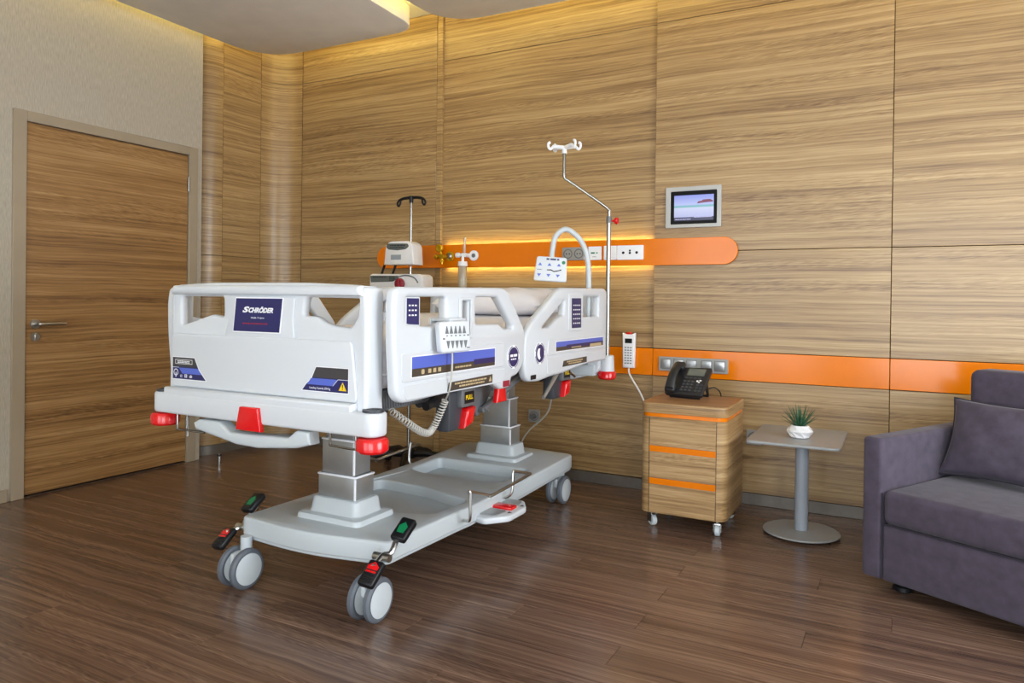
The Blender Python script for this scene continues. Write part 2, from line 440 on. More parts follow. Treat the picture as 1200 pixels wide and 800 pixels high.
# curved wood corner
wc = structure('wall_corner')
def strip_panel(name, pts, z0, z1, m, t=0.02, parent=None):
    """vertical panel following a plan curve (pts), front face on the curve, thickness to its left"""
    P = [Vector(p) for p in pts]; bm = bmesh.new(); fr_, bk = [], []
    for i, p in enumerate(P):
        d = (P[min(i+1, len(P)-1)]-P[max(i-1, 0)]).normalized(); n = Vector((-d.y, d.x))
        q = p+n*t
        fr_.append((bm.verts.new((p.x, p.y, z0)), bm.verts.new((p.x, p.y, z1))))
        bk.append((bm.verts.new((q.x, q.y, z0)), bm.verts.new((q.x, q.y, z1))))
    for i in range(len(P)-1):
        a, b_ = fr_[i], fr_[i+1]; c, d = bk[i], bk[i+1]
        bm.faces.new((a[0], b_[0], b_[1], a[1])); bm.faces.new((c[0], c[1], d[1], d[0]))
        bm.faces.new((a[1], b_[1], d[1], c[1])); bm.faces.new((a[0], c[0], d[0], b_[0]))
    bm.faces.new((fr_[0][0], fr_[0][1], bk[0][1], bk[0][0])); bm.faces.new((fr_[-1][0], bk[-1][0], bk[-1][1], fr_[-1][1]))
    return finish(name, bm, m, parent or wc, angle=30)
XD = -0.042
conv = [(-0.245+0.203*math.cos(math.radians(a)), -0.562-0.203*math.sin(math.radians(a))) for a in range(72, -1, -6)]
conc = [(0.168-0.21*math.cos(math.radians(a)), -0.21+0.21*math.sin(math.radians(a))) for a in range(0, 91, 6)]
for k in range(5):
    if k == 1: z0, z1 = ZR[1], ZR[2]
    z0, z1 = ZR[k]+J/2, ZR[k+1]-J/2
    strip_panel('panel', conv[:], z0, z1, M_wall)
    strip_panel('panel', [(XD, -0.559), (XD, -0.214)], z0, z1, M_wall)
    strip_panel('panel', conc, z0, z1, M_wall)
strip_panel('backing', [(x-0.022, y+0.006) for x, y in [(-0.3, -0.8)]+conv+conc], 0, RH, M_joint, 0.01)
bl = structure('baseboard_left')
strip_panel('baseboard_curve', [(x-0.004, y+0.002) for x, y in conv+[(XD, -0.5), (XD, -0.25)]+conc], 0, 0.066, M_skirt, 0.012, bl)
bm = bmesh.new(); box(bm, (0.0, -6.6, 0.0), (0.012, -1.999, 0.068), bev=0.002, seg=1)
finish('baseboard_board', bm, M_beige, bl)

# left wall: papered slab with the door opening
wl = structure('wall_left')
DY0, DY1, DZ = -1.985, -0.812, 2.128
bm = bmesh.new(); box(bm, (-0.14, RY-0.2, 0), (0, DY0, RH)); box(bm, (-0.14, DY1, 0), (0, -0.772, RH)); box(bm, (-0.14, DY0, DZ), (0, DY1, RH))
finish('wallpaper', bm, M_paper, wl, smooth=False)
bm = bmesh.new(); box(bm, (-0.2, DY0-0.1, 0), (-0.15, DY1+0.1, RH)); finish('backing', bm, M_joint, wl)
# door
dr = structure('door_1')
LY0, LY1, LZ = -1.911, -0.884, 2.068
bm = bmesh.new()
outer = [(DY0, 0.0), (DY0, DZ), (DY1, DZ), (DY1, 0.0)]
box(bm, (-0.13, DY0, 0), (0.014, LY0-0.004, DZ), bev=0.003, seg=1); box(bm, (-0.13, LY1+0.004, 0), (0.014, DY1, DZ), bev=0.003, seg=1)
box(bm, (-0.13, LY0-0.004, LZ+0.004), (0.0138, LY1+0.004, DZ-0.0002), bev=0.003, seg=1)
finish('door_frame', bm, M_beige, dr)
bm = bmesh.new(); box(bm, (-0.045, LY0, 0.014), (0.002, LY1, LZ), bev=0.0015, seg=1); leaf = finish('door_leaf', bm, M_door, dr)
bm = bmesh.new(); box(bm, (-0.12, LY0, 0), (0.002, LY1, 0.006)); finish('threshold', bm, M_joint, dr)
bm = bmesh.new(); cyl(bm, (0.002, -1.862, 0.958), (0.012, -1.862, 0.958), 0.026, seg=24); finish('handle_rose', bm, M_steel, leaf)
bm = bmesh.new(); tube(bm, smooth_path([(0.012, -1.862, 0.958), (0.045, -1.862, 0.958), (0.055, -1.845, 0.958), (0.055, -1.72, 0.958)], 5), 0.0095, 10); finish('door_handle', bm, M_steel, leaf)
bm = bmesh.new(); cyl(bm, (0.002, -1.862, 0.886), (0.012, -1.862, 0.886), 0.024, seg=24); box(bm, (0.012, -1.867, 0.872), (0.016, -1.857, 0.9), bev=0.003); finish('lock_rose', bm, M_steel, leaf)
for z in (0.26, 1.06, 1.875):
    bm = bmesh.new(); cyl(bm, (0.01, -0.883, z-0.048), (0.01, -0.883, z+0.048), 0.008, seg=12); finish('hinge', bm, M_chrome, dr)
# right and front walls (outside the frame)
wr = structure('wall_right')
bm = bmesh.new(); box(bm, (RX, RY-0.2, 0), (RX+0.15, RWIN[0], RH)); box(bm, (RX, RWIN[1], 0), (RX+0.15, 0.2, RH)); box(bm, (RX, RWIN[0], 0), (RX+0.15, RWIN[1], WZ[0])); box(bm, (RX, RWIN[0], WZ[1]), (RX+0.15, RWIN[1], RH))
finish('wall_slab', bm, M_wallpaint, wr, smooth=False)
w4 = structure('window_4'); bm = bmesh.new(); ym = sum(RWIN)/2
for (y0, z0, y1, z1) in ((RWIN[0], WZ[0], RWIN[0]+0.05, WZ[1]), (RWIN[1]-0.05, WZ[0], RWIN[1], WZ[1]), (RWIN[0], WZ[0], RWIN[1], WZ[0]+0.05), (RWIN[0], WZ[1]-0.05, RWIN[1], WZ[1]), (ym-0.025, WZ[0], ym+0.025, WZ[1])):
    box(bm, (RX+0.03, y0, z0), (RX+0.09, y1, z1))
finish('window_frame', bm, M_paint, w4, smooth=False)
wf = structure('wall_front')
bm = bmesh.new(); xs = [-0.2]+[v for w in WIN for v in w]+[RX+0.2]
for a, b_ in zip(xs[0::2], xs[1::2]): box(bm, (a, RY-0.15, 0), (b_, RY, RH))
for a, b_ in WIN: box(bm, (a, RY-0.15, 0), (b_, RY, WZ[0])); box(bm, (a, RY-0.15, WZ[1]), (b_, RY, RH))
finish('wall_slab', bm, M_wallpaint, wf, smooth=False)
for k, (a, b_) in enumerate(WIN):
    w = structure('window_%d' % (k+1)); bm = bmesh.new()
    for (p, q) in (((a, WZ[0]), (a+0.05, WZ[1])), ((b_-0.05, WZ[0]), (b_, WZ[1])), ((a, WZ[0]), (b_, WZ[0]+0.05)), ((a, WZ[1]-0.05), (b_, WZ[1])), (((a+b_)/2-0.025, WZ[0]), ((a+b_)/2+0.025, WZ[1]))):
        box(bm, (p[0], RY-0.09, p[1]), (q[0], RY-0.03, q[1]))
    finish('window_frame', bm, M_paint, w, smooth=False)
#PART2
# ================================================================= HOSPITAL BED
BX = 2.30
TILT = lambda y: 0.015*(y+2.38)
bed = thing('hospital_bed', 'white electric hospital bed with raised side rails on twin casters mid floor', 'bed', (BX, -1.35, 0))
def tilt(bm):
    for v in bm.verts: v.co.z += TILT(v.co.y)
    return bm

# --- chassis
def bow(a, b, d, n=10):
    return [(a[0]+(b[0]-a[0])*t, a[1]+(b[1]-a[1])*t - d*(math.sin(PI*t)**1.5)) for t in [i/n for i in range(n+1)]]
front = bow((1.95, -2.15), (2.65, -2.115), 0.035)
ch = fillet(front+[(2.655, -1.6), (2.645, -0.95), (2.65, -0.43), (2.3, -0.38), (1.95, -0.43), (1.955, -0.95), (1.945, -1.6)], 0.05, 4)
tray_front = fillet([(2.0, -1.74), (2.16, -1.80), (2.44, -1.80), (2.585, -1.74), (2.585, -1.46), (2.3, -1.36), (2.0, -1.33)], 0.05, 5)
tray_rear = fillet([(2.02, -1.10), (2.10, -1.13), (2.50, -1.13), (2.57, -1.08), (2.57, -0.84), (2.02, -0.84)], 0.03, 5)
bm = plate_mesh(inset(ch, 0.006), [], 0.030, 0.006, FZ(0.166))
join_into(bm, plate_mesh(ch, [tray_front, tray_rear], 0.076, 0.010, FZ(0.176)))
bump = lambda t: math.exp(-((t)/0.16)**2)
for v in bm.verts:                       # the deck swells up towards the columns and down between them
    v.co.z += 0.006*bump(v.co.y+1.95) + 0.014*bump((v.co.y+0.50)*0.8) - 0.016*bump((v.co.y+1.3)*0.6)
chassis = finish('chassis', bm, M_bedgrey, bed)
for y0, y1, nm in ((-2.005, -1.85, 'front'), (-0.725, -0.57, 'rear')):
    bm = bmesh.new()
    lo = [(2.135, y0-0.042), (2.455, y0-0.042), (2.455, y1+0.042), (2.135, y1+0.042)]
    prof = [(0.0, 0.235), (0.002, 0.268), (0.006, 0.274), (0.034, 0.277), (0.038, 0.282), (0.044, 0.328), (0.049, 0.334), (0.056, 0.335)]
    rings = []
    for d, z in prof:
        q = fillet(inset(lo, d), 0.03, 4); rings.append([bm.verts.new((p.x, p.y, z)) for p in q])
    for A, B in zip(rings, rings[1:]):
        for k in range(len(A)): bm.faces.new((A[k], A[(k+1) % len(A)], B[(k+1) % len(A)], B[k]))
    bm.faces.new(rings[-1])
    finish('column_collar', bm, M_bedgrey, bed)
for y0 in (-1.985, -0.705):
    dz = TILT(y0)
    bm = bmesh.new(); box(bm, (2.200, y0, 0.31), (2.390, y0+0.115, 0.425+dz*0.3), bev=0.006); col = finish('lift_column', bm, M_alu, bed)
    bm = bmesh.new(); box(bm, (2.212, y0+0.008, 0.42), (2.378, y0+0.107, 0.56+dz), bev=0.006); finish('lift_stage', bm, M_alu, col)
    bm = bmesh.new(); box(bm, (2.224, y0+0.016, 0.55), (2.366, y0+0.099, 0.74+dz), bev=0.006); finish('lift_stage', bm, M_alu, col)
    for z, e in ((0.425+dz*0.3, 0.0), (0.56+dz, 0.012)):
        bm = bmesh.new(); box(bm, (2.197+e, y0-0.003+e*0.6, z-0.008), (2.393-e, y0+0.118-e*0.6, z), bev=0.003, seg=1); finish('stage_rim', bm, M_white, col)
    bm = bmesh.new()
    for z0, z1, e in ((0.335, 0.417, 0.0), (0.43, 0.55+dz, 0.012)):
        box(bm, (2.384-e, y0-0.0025+e*0.6, z0), (2.392-e, y0+0.004+e*0.6, z1), bev=0.001, seg=1)
    finish('corner_trim', bm, M_white, col)
bm = bmesh.new(); box(bm, (2.10, -2.02, 0.125), (2.52, -1.92, 0.185), bev=0.004); box(bm, (2.16, -1.9, 0.13), (2.44, -0.6, 0.18), bev=0.004)
finish('underframe', bm, M_mid, bed)

# --- casters: two wheels each
def caster(cx, cy, yawa):
    rot = Matrix.Translation((cx, cy, 0)) @ Matrix.Rotation(yawa, 4, 'Z')
    bm = bmesh.new(); cyl(bm, (0, 0.015, 0.10), (0, 0.015, 0.19), 0.022, seg=14); box(bm, (-0.012, -0.055, 0.09), (0.012, 0.045, 0.14), bev=0.01)
    bmesh.ops.transform(bm, matrix=rot, verts=bm.verts); c = finish('caster', bm, M_bedgrey, bed)
    for s in (-1, 1):
        x0 = s*0.034
        bm = bmesh.new(); R = 0.0765
        lathe(bm, [(0.060, -0.0135), (R-0.008, -0.0135), (R, -0.007), (R, 0.007), (R-0.008, 0.0135), (0.060, 0.0135)], (x0, -0.01, R), 'x', 32)
        bmesh.ops.transform(bm, matrix=rot, verts=bm.verts); finish('tyre', bm, M_tyre, c)
        bm = bmesh.new()
        lathe(bm, [(0.012, -0.019), (0.04, -0.0185), (0.0600, -0.014), (0.0600, 0.014), (0.04, 0.0185), (0.012, 0.019)], (x0, -0.01, R), 'x', 32)
        bmesh.ops.transform(bm, matrix=rot, verts=bm.verts); finish('wheel_cover', bm, M_bedgrey, c)
caster(2.005, -2.185, -0.05); caster(2.625, -2.17, 0.02); caster(2.588, -0.49, 0.0); caster(1.99, -0.49, 0.0)

# --- brake pedals at the foot: green and red pads on a link arm
def pedal(x, yg, zg, yr, zr, s):
    bm = bmesh.new()
    tube(bm, smooth_path([(x-s*0.02, yg, zg-0.01), (x-s*0.008, (yg*2+yr)/3+0.0, (zg*2+zr)/3-0.03), (x-s*0.025, (yg+yr)/2, (zg+zr)/2-0.02), (x, yr+0.01, zr+0.02)], 4), 0.010, 8)
    cyl(bm, (x-s*0.06, (yg+yr)/2, (zg+zr)/2-0.025), (x+s*0.008, (yg+yr)/2, (zg+zr)/2-0.025), 0.014, seg=12)
    arm = finish('brake_arm', bm, M_steel, bed)
    for (y, z, m, pts, a) in ((yg, zg, M_green, [(-0.022, -0.013), (0.006, -0.017), (0.024, 0.0), (0.006, 0.017), (-0.022, 0.013)], 34),
                              (yr, zr, M_red, [(-0.02, -0.019), (0.008, -0.021), (0.024, 0.0), (0.008, 0.021), (-0.02, 0.019)], 38)):
        mt = Matrix.Translation((x, y, z)) @ Matrix.Rotation(math.radians(a), 4, 'X') @ Matrix.Rotation(s*0.12, 4, 'Y')
        bm = bmesh.new(); box(bm, (-0.03, -0.047, -0.016), (0.03, 0.047, 0.012), bev=0.009, seg=3)
        if m is M_red:
            for k in range(5): box(bm, (-0.024, -0.04+k*0.011, 0.011), (0.024, -0.035+k*0.011, 0.0145), bev=0.001, seg=1)
        bmesh.ops.transform(bm, matrix=mt, verts=bm.verts); pd = finish('brake_pedal', bm, M_black, arm)
        off = 0.014 if m is M_red else 0.0
        fr = lambda u, v, w: tuple(mt @ Vector((v, u+off, 0.0122+w)))
        poly_print('pedal_mark', [pts], fr, m, arm, t=0.0016)
pedal(2.695, -2.085, 0.300, -2.262, 0.200, 1)
pedal(1.905, -2.045, 0.276, -2.19, 0.170, -1)

# --- foot switch tray and its bent guard on the right side
ftray = plate('foot_switch', fillet([(2.62, -1.50), (2.70, -1.52), (2.775, -1.43), (2.775, -1.27), (2.72, -1.18), (2.62, -1.19)], 0.02, 4), [], 0.028, 0.008, FZ(0.165), M_bed, bed)
for q in ([(2.645, -1.475), (2.725, -1.475), (2.735, -1.385), (2.645, -1.375)], [(2.65, -1.285), (2.735, -1.285), (2.725, -1.215), (2.65, -1.205)]): poly_print('switch_pad', [fillet(q, 0.01)], FZ(0.193), M_alu, ftray, t=0.006)
bm = bmesh.new(); box(bm, (2.635, -1.36, 0.19), (2.745, -1.30, 0.206), bev=0.006); finish('switch_button', bm, M_red, ftray)
poly_print('switch_mark', [[(2.748, -1.40), (2.762, -1.385), (2.742, -1.375)], [(2.748, -1.255), (2.762, -1.27), (2.742, -1.28)]], FZ(0.1932), M_black, ftray)
bm = bmesh.new(); tube(bm, smooth_path([(2.645, -1.60, 0.20), (2.69, -1.64, 0.215), (2.715, -1.66, 0.235), (2.715, -1.66, 0.33), (2.71, -1.65, 0.338), (2.715, -1.51, 0.292), (2.725, -1.49, 0.291), (2.725, -1.16, 0.306), (2.72, -1.15, 0.312), (2.70, -1.24, 0.338), (2.695, -1.25, 0.333), (2.695, -1.26, 0.245), (2.66, -1.26, 0.215)], 4), 0.0068, 8)
finish('pedal_guard', bm, M_steel, bed)
bm = bmesh.new(); tube(bm, smooth_path([(1.955, -1.30, 0.20), (1.91, -1.34, 0.215), (1.885, -1.36, 0.235), (1.885, -1.36, 0.33), (1.89, -1.35, 0.338), (1.885, -1.21, 0.292), (1.875, -1.19, 0.291), (1.875, -0.86, 0.306), (1.88, -0.85, 0.312), (1.90, -0.94, 0.338), (1.905, -0.95, 0.333), (1.905, -0.96, 0.245), (1.94, -0.96, 0.215)], 4), 0.0068, 8)
finish('pedal_guard', bm, M_steel, bed)

# --- upper frame
bm = bmesh.new()
for x in (1.90, 2.66): box(bm, (x, -2.30, 0.735), (x+0.04, -0.36, 0.785), bev=0.005)
for y in (-2.28, -1.95, -1.35, -0.68, -0.40): box(bm, (1.92, y, 0.74), (2.68, y+0.04, 0.78), bev=0.004)
finish('bed_frame', tilt(bm), M_mid, bed)
bm = bmesh.new(); box(bm, (1.88, -2.29, 0.79), (2.72, -0.38, 0.812), bev=0.006)
finish('mattress_deck', tilt(bm), M_mid, bed)
bm = bmesh.new()
for k in range(26): box(bm, (2.712, -2.30+k*0.014, 0.748), (2.724, -2.290+k*0.014, 0.806), bev=0.002, seg=1)
finish('deck_bellows', tilt(bm), M_mid, bed)
bm = bmesh.new(); box(bm, (2.15, -1.9, 0.66), (2.45, -1.86, 0.745), bev=0.004); box(bm, (2.2, -1.85, 0.70), (2.4, -0.66, 0.735), bev=0.004); box(bm, (2.2, -0.72, 0.66), (2.4, -0.56, 0.745), bev=0.004)
cyl(bm, (2.52, -1.75, 0.69), (2.52, -0.95, 0.71), 0.022, seg=14); cyl(bm, (2.08, -1.75, 0.69), (2.08, -0.95, 0.71), 0.022, seg=14)
finish('actuator', tilt(bm), M_dark, bed)

# --- footboard
fb_out = fillet([(1.837, 0.700), (1.834, 0.786), (1.842, 0.96), (1.843, 1.10), (1.850, 1.163), (2.05, 1.172), (2.50, 1.172), (2.755, 1.163), (2.768, 1.10), (2.768, 0.80), (2.768, 0.700)], [0.01, 0.02, 0.02, 0.03, 0.035, 0.05, 0.05, 0.04, 0.03, 0.02, 0.01], 5)
fbo1 = fillet([(1.903, 1.122), (2.120, 1.122), (2.122, 1.05), (2.061, 1.058), (2.012, 1.045), (1.903, 1.016)], 0.012, 3)
fbo2 = fillet([(2.512, 1.123), (2.736, 1.121), (2.728, 1.062), (2.700, 1.027), (2.641, 1.031), (2.594, 1.04), (2.559, 1.061), (2.500, 1.061)], 0.012, 3)
footboard = plate('footboard', fb_out, [fbo1, fbo2], 0.034, 0.012, FY(-2.356), M_bed, bed)
bm = plate_mesh(fillet([(2.738, -2.392), (2.769, -2.385), (2.771, -2.305), (2.738, -2.305)], 0.014, 4), [], 0.452, 0.010, FZ(0.705))
finish('side_wing', bm, M_bed, footboard); bm = (plate_mesh(fillet([(1.833, -2.385), (1.860, -2.392), (1.860, -2.305), (1.833, -2.305)], 0.012, 4), [], 0.452, 0.010, FZ(0.705)))
finish('side_wing', bm, M_bed, footboard)
bm = plate_mesh(fillet([(1.842, 0.70), (1.842, 0.786), (2.735, 0.790), (2.735, 0.70)], 0.006), [], 0.036, 0.012, FY(-2.386))
join_into(bm, plate_mesh(fillet([(1.862, 0.79), (1.862, 0.985), (2.715, 0.985), (2.738, 0.79)], 0.02), [], 0.012, 0.005, FY(-2.388)))
join_into(bm, plate_mesh(fillet([(2.137, 0.98), (2.160, 1.05), (2.160, 1.124), (2.470, 1.124), (2.462, 1.05), (2.468, 0.98)], 0.015), [], 0.010, 0.004, FY(-2.388)))
finish('relief_panel', bm, M_bed, footboard)
bm = plate_mesh(fillet([(1.86, 1.128), (1.864, 1.162), (2.745, 1.162), (2.752, 1.128)], 0.012), [], 0.100, 0.014, FY(-2.306)); finish('grip_rail', bm, M_bed, footboard)
# beam with rounded corners, bumper wheels, sockets
beam = fillet([(1.775, -2.424), (2.826, -2.424), (2.826, -2.335), (1.775, -2.335)], 0.042, 6)
plate('foot_beam', beam, [], 0.076, 0.010, FZ(0.690), M_bed, bed)
def bumper(x, y, z0, cup):
    bm = bmesh.new(); lathe(bm, [(0.02, 0.0), (0.043, 0.0), (0.051, 0.008), (0.052, 0.036), (0.045, 0.046), (0.02, 0.048)], (x, y, z0), 'z', 28); finish('bumper_wheel', bm, M_red, bed)
bumper(2.79, -2.385, 0.640, 0); bumper(1.81, -2.385, 0.640, 0)
for x in (2.79, 1.81):
    bm = bmesh.new(); lathe(bm, [(0.034, 0.0), (0.034, 0.008), (0.022, 0.009), (0.020, 0.002)], (x, -2.382, 0.7655), 'z', 24); finish('pole_socket', bm, M_dark, bed)
# red release tab
tabm = plate_mesh(fillet([(2.258, 0.748), (2.344, 0.748), (2.357, 0.668), (2.241, 0.668)], 0.004), [], 0.022, 0.004, FY(-2.416)); finish('release_tab', tabm, M_red, bed, 'red release tab at the foot end')
# push handle below the foot end
hp = fillet([(2.005, 0.668), (2.033, 0.682), (2.138, 0.683), (2.190, 0.650), (2.462, 0.657), (2.500, 0.685), (2.556, 0.685), (2.562, 0.643), (2.50, 0.626), (2.323, 0.608), (2.22, 0.611), (2.015, 0.645)], 0.006, 3)
plate('push_handle', hp, [], 0.055, 0.010, FY(-2.365), M_bedgrey, bed)
bm = bmesh.new()
tube(bm, smooth_path([(1.871, -2.38, 0.70), (1.872, -2.38, 0.632), (1.88, -2.38, 0.627), (2.02, -2.38, 0.627)], 3), 0.004, 6)
finish('wire_bracket', bm, M_chrome, bed); bm = bmesh.new()
tube(bm, smooth_path([(2.614, -2.38, 0.70), (2.614, -2.38, 0.650), (2.622, -2.38, 0.643), (2.712, -2.38, 0.640), (2.720, -2.38, 0.648), (2.720, -2.38, 0.70)], 3), 0.004, 6)
finish('wire_bracket', bm, M_chrome, bed)
bm = bmesh.new(); cyl(bm, (1.902, -2.36, 0.60), (1.902, -2.36, 0.70), 0.004, seg=8); finish('hanging_pin', bm, M_chrome, bed)
# stickers on the footboard
F1 = FY(-2.3985)
pl = plate('sign_plate', fillet([(2.196, 1.121), (2.422, 1.121), (2.408, 0.999), (2.182, 0.999)], 0.003), [], 0.003, 0.0006, FY(-2.3982), M_white, footboard)
poly_print('blue_field', [[(2.200, 1.117), (2.418, 1.117), (2.4045, 1.003), (2.1865, 1.003)]], FY(-2.4012), M_navy, footboard, t=0.0008, label='navy sign with white lettering')
F2 = FY(-2.402)
text('lettering', 'S', (2.248, 1.0785), 0.034, F2, M_white, footboard, shear=0.35, bold=0.045, height=0.021)
text('lettering', 'CHR\u00d6DER', (2.319, 1.0785), 0.116, F2, M_white, footboard, shear=0.35, bold=0.045, height=0.0215)
text('lettering', 'Health  Projects', (2.304, 1.050), 0.062, F2, M_white, footboard, height=0.0075)
poly_print('red_line', text_bars([(2.232, 2.352, 1.0305, 0.0042)]), F2, M_redprint, footboard)
def sticker(base, char, blue, extra):
    e = inset(base, -0.0025)
    poly_print('sticker', [fillet(e, 0.004, 3)], FY(-2.4004), M_white, footboard, t=0.0004)
    poly_print('sticker_navy', [base], FY(-2.4008), M_navy, footboard, t=0.0003)
    poly_print('sticker_grey', [char], FY(-2.4011), M_char, footboard, t=0.0003)
    poly_print('sticker_blue', [blue], FY(-2.4011), M_blue, footboard, t=0.0003)
    poly_print('sticker_line', extra, FY(-2.4012), M_white, footboard, t=0.0003)
sticker([(1.870, 0.897), (1.987, 0.897), (2.010, 0.855), (2.048, 0.818), (1.870, 0.818)], [(1.870, 0.897), (1.987, 0.897), (2.004, 0.863), (1.870, 0.863)], [(1.903, 0.859), (2.006, 0.859), (2.028, 0.838), (1.923, 0.838)],
        [[(1.870, 0.861), (1.904, 0.861), (1.904, 0.8595), (1.870, 0.8595)], rect(1.884, 0.888, 1.976, 0.8895), rect(1.884, 0.873, 1.976, 0.8745), rect(1.884, 0.8745, 1.8855, 0.888), rect(1.9745, 0.8745, 1.976, 0.888)]
        + text_bars([(1.896, 1.962, 0.8835, 0.003), (1.896, 1.962, 0.8785, 0.003)]))
bm = bmesh.new(); 
for k in range(16):
    a0, a1 = 2*PI*k/16, 2*PI*(k+1)/16; c = (1.888, 0.842)
    box(bm, (c[0]+0.011*math.cos(a0)-0.0016, -2.4018, c[1]+0.011*math.sin(a0)-0.0016), (c[0]+0.011*math.cos(a0)+0.0016, -2.4009, c[1]+0.011*math.sin(a0)+0.0016))
box(bm, (1.8865, -2.4018, 0.824), (1.8895, -2.4009, 0.842)); finish('sticker_mark', bm, M_white, footboard, smooth=False)
text('sticker_mark', '\u03b1', (1.917, 0.829), 0.010, FY(-2.4012), M_white, footboard)
poly_print('sticker_mark', [rect(1.936, 0.824, 1.938, 0.836), rect(1.946, 0.824, 1.948, 0.836), rect(1.938, 0.834, 1.946, 0.836), rect(1.938, 0.829, 1.946, 0.831), rect(1.938, 0.824, 1.946, 0.826)], FY(-2.4012), M_white, footboard)
text('sticker_mark', 'ab', (1.969, 0.830), 0.014, FY(-2.4012), M_white, footboard, bold=0.02)
sticker([(2.570, 0.897), (2.704, 0.897), (2.704, 0.819), (2.510, 0.819), (2.528, 0.840), (2.550, 0.857)], [(2.570, 0.897), (2.704, 0.897), (2.704, 0.863), (2.553, 0.863)], [(2.549, 0.860), (2.660, 0.860), (2.639, 0.839), (2.531, 0.839)],
        [[(2.664, 0.860), (2.704, 0.860), (2.704, 0.8615), (2.664, 0.8615)], [(2.664, 0.861), (2.642, 0.839), (2.640, 0.839), (2.662, 0.861)]])
text('sticker_mark', 'Loading Capacity 250 Kg', (2.587, 0.828), 0.088, FY(-2.4012), M_white, footboard, height=0.0085)
poly_print('warning_triangle', [[(2.666, 0.826), (2.698, 0.826), (2.682, 0.853)]], FY(-2.4012), M_yellow, footboard, t=0.0006)
poly_print('warning_mark', [[(2.6808, 0.835), (2.6832, 0.835), (2.6838, 0.846), (2.6802, 0.846)], rect(2.6806, 0.830, 2.6834, 0.833)], FY(-2.4019), M_black, footboard, t=0.0004)

# --- headboard
hb = fillet([(1.835, 0.72), (1.835, 1.17), (1.90, 1.196), (2.70, 1.196), (2.765, 1.17), (2.765, 0.72), (2.60, 0.672), (2.00, 0.672)], 0.04, 5)
headboard = plate('headboard', hb, [fillet(rect(2.05, 1.10, 2.55, 1.15), 0.02)], 0.045, 0.012, FY(-0.315), M_bed, bed)
plate('relief_panel', fillet(rect(1.95, 0.75, 2.65, 1.05), 0.03), [], 0.008, 0.003, FY(-0.356), M_bed, headboard)
bm = bmesh.new(); box(bm, (1.86, -0.372, 0.700), (2.74, -0.29, 0.765), bev=0.01); finish('head_beam', bm, M_bedgrey, bed)
for x in (2.79, 1.81):
    bm = bmesh.new(); lathe(bm, [(0.03, 0.0), (0.042, 0.0), (0.037, 0.085), (0.034, 0.09), (0.02, 0.09)], (x, -0.30, 0.727), 'z', 24); finish('pole_cup', bm, M_bed, bed)
    bumper(x, -0.30, 0.682, 0)

# --- side rails
r1 = [(-2.348, 1.10), (-2.340, 1.150), (-2.318, 1.160), (-1.632, 1.171), (-1.586, 1.160), (-1.446, 1.012), (-1.431, 0.985), (-1.434, 0.865), (-1.486, 0.811), (-1.550, 0.803), (-1.558, 0.766), (-1.636, 0.762), (-1.711, 0.797), (-2.25, 0.784), (-2.300, 0.786), (-2.330, 0.812), (-2.346, 0.987)]
r1 = fillet(r1, [0.03, 0.02, 0.03, 0.05, 0.04, 0.03, 0.03, 0.03, 0.03, 0.012, 0.012, 0.02, 0.03, 0.03, 0.02, 0.03, 0.05], 4)
h1a = fillet([(-2.282, 1.128), (-2.047, 1.131), (-2.045, 1.046), (-2.141, 1.028), (-2.201, 1.033), (-2.282, 1.046)], 0.012, 3)
h1b = fillet([(-1.946, 1.116), (-1.892, 1.117), (-1.895, 0.992), (-1.943, 0.994)], 0.008, 3)
h1c = fillet([(-1.843, 1.131), (-1.675, 1.133), (-1.541, 1.016), (-1.544, 1.003), (-1.618, 1.006), (-1.654, 1.026), (-1.841, 1.030)], 0.01, 3)
r2 = [(-1.095, 1.170), (-1.045, 1.184), (-0.481, 1.191), (-0.450, 1.178), (-0.448, 0.801), (-0.714, 0.801), (-1.026, 0.777), (-1.161, 0.774), (-1.291, 0.763), (-1.400, 0.771), (-1.430, 0.823), (-1.431, 0.968), (-1.358, 1.027), (-1.125, 1.154)]
r2 = fillet(r2, [0.03, 0.03, 0.03, 0.03, 0.02, 0.03, 0.03, 0.03, 0.02, 0.03, 0.04, 0.05, 0.04, 0.03], 4)
h2d = fillet([(-1.019, 1.124), (-1.022, 1.052), (-1.083, 1.039), (-1.188, 0.998), (-1.263, 1.0)], 0.01, 3)
h2e = fillet([(-0.794, 1.144), (-0.569, 1.146), (-0.574, 1.041), (-0.796, 1.043)], 0.01, 3)
TR = 0.040
def side_rail(outer, holes, side):
    fr = FX(2.80) if side > 0 else FXN(1.80)
    nm = 'side_rail'
    return plate(nm, outer, holes, TR, 0.013, fr, M_bed, bed)
rail_a = side_rail(r1, [h1a, h1b, h1c], 1); rail_b = side_rail(r2, [h2d, h2e], 1)
rail_c = side_rail(r1, [h1a, h1b, h1c], -1); rail_d = side_rail(r2, [h2d, h2e], -1)
XO = 2.8402
# raised relief on the outer faces
bm = plate_mesh(fillet([(-2.31, 0.944), (-2.02, 0.950), (-1.62, 0.950), (-1.625, 0.856), (-2.305, 0.852)], 0.012), [], 0.005, 0.002, FX(XO-0.002))
join_into(bm, plate_mesh(fillet([(-2.30, 0.842), (-1.60, 0.846), (-1.63, 0.792), (-2.28, 0.793)], 0.012), [], 0.004, 0.0018, FX(XO-0.002)))
join_into(bm, plate_mesh(fillet([(-1.968, 1.130), (-1.868, 1.130), (-1.868, 0.978), (-1.968, 0.978)], 0.010), [fillet(rect(-1.948, 0.990, -1.888, 1.119), 0.006)], 0.008, 0.003, FX(XO-0.002)))
finish('relief_panel', bm, M_bed, rail_a)
bm = plate_mesh(fillet([(-1.20, 0.944), (-0.48, 0.946), (-0.48, 0.876), (-1.21, 0.872)], 0.012), [], 0.005, 0.002, FX(XO-0.002))
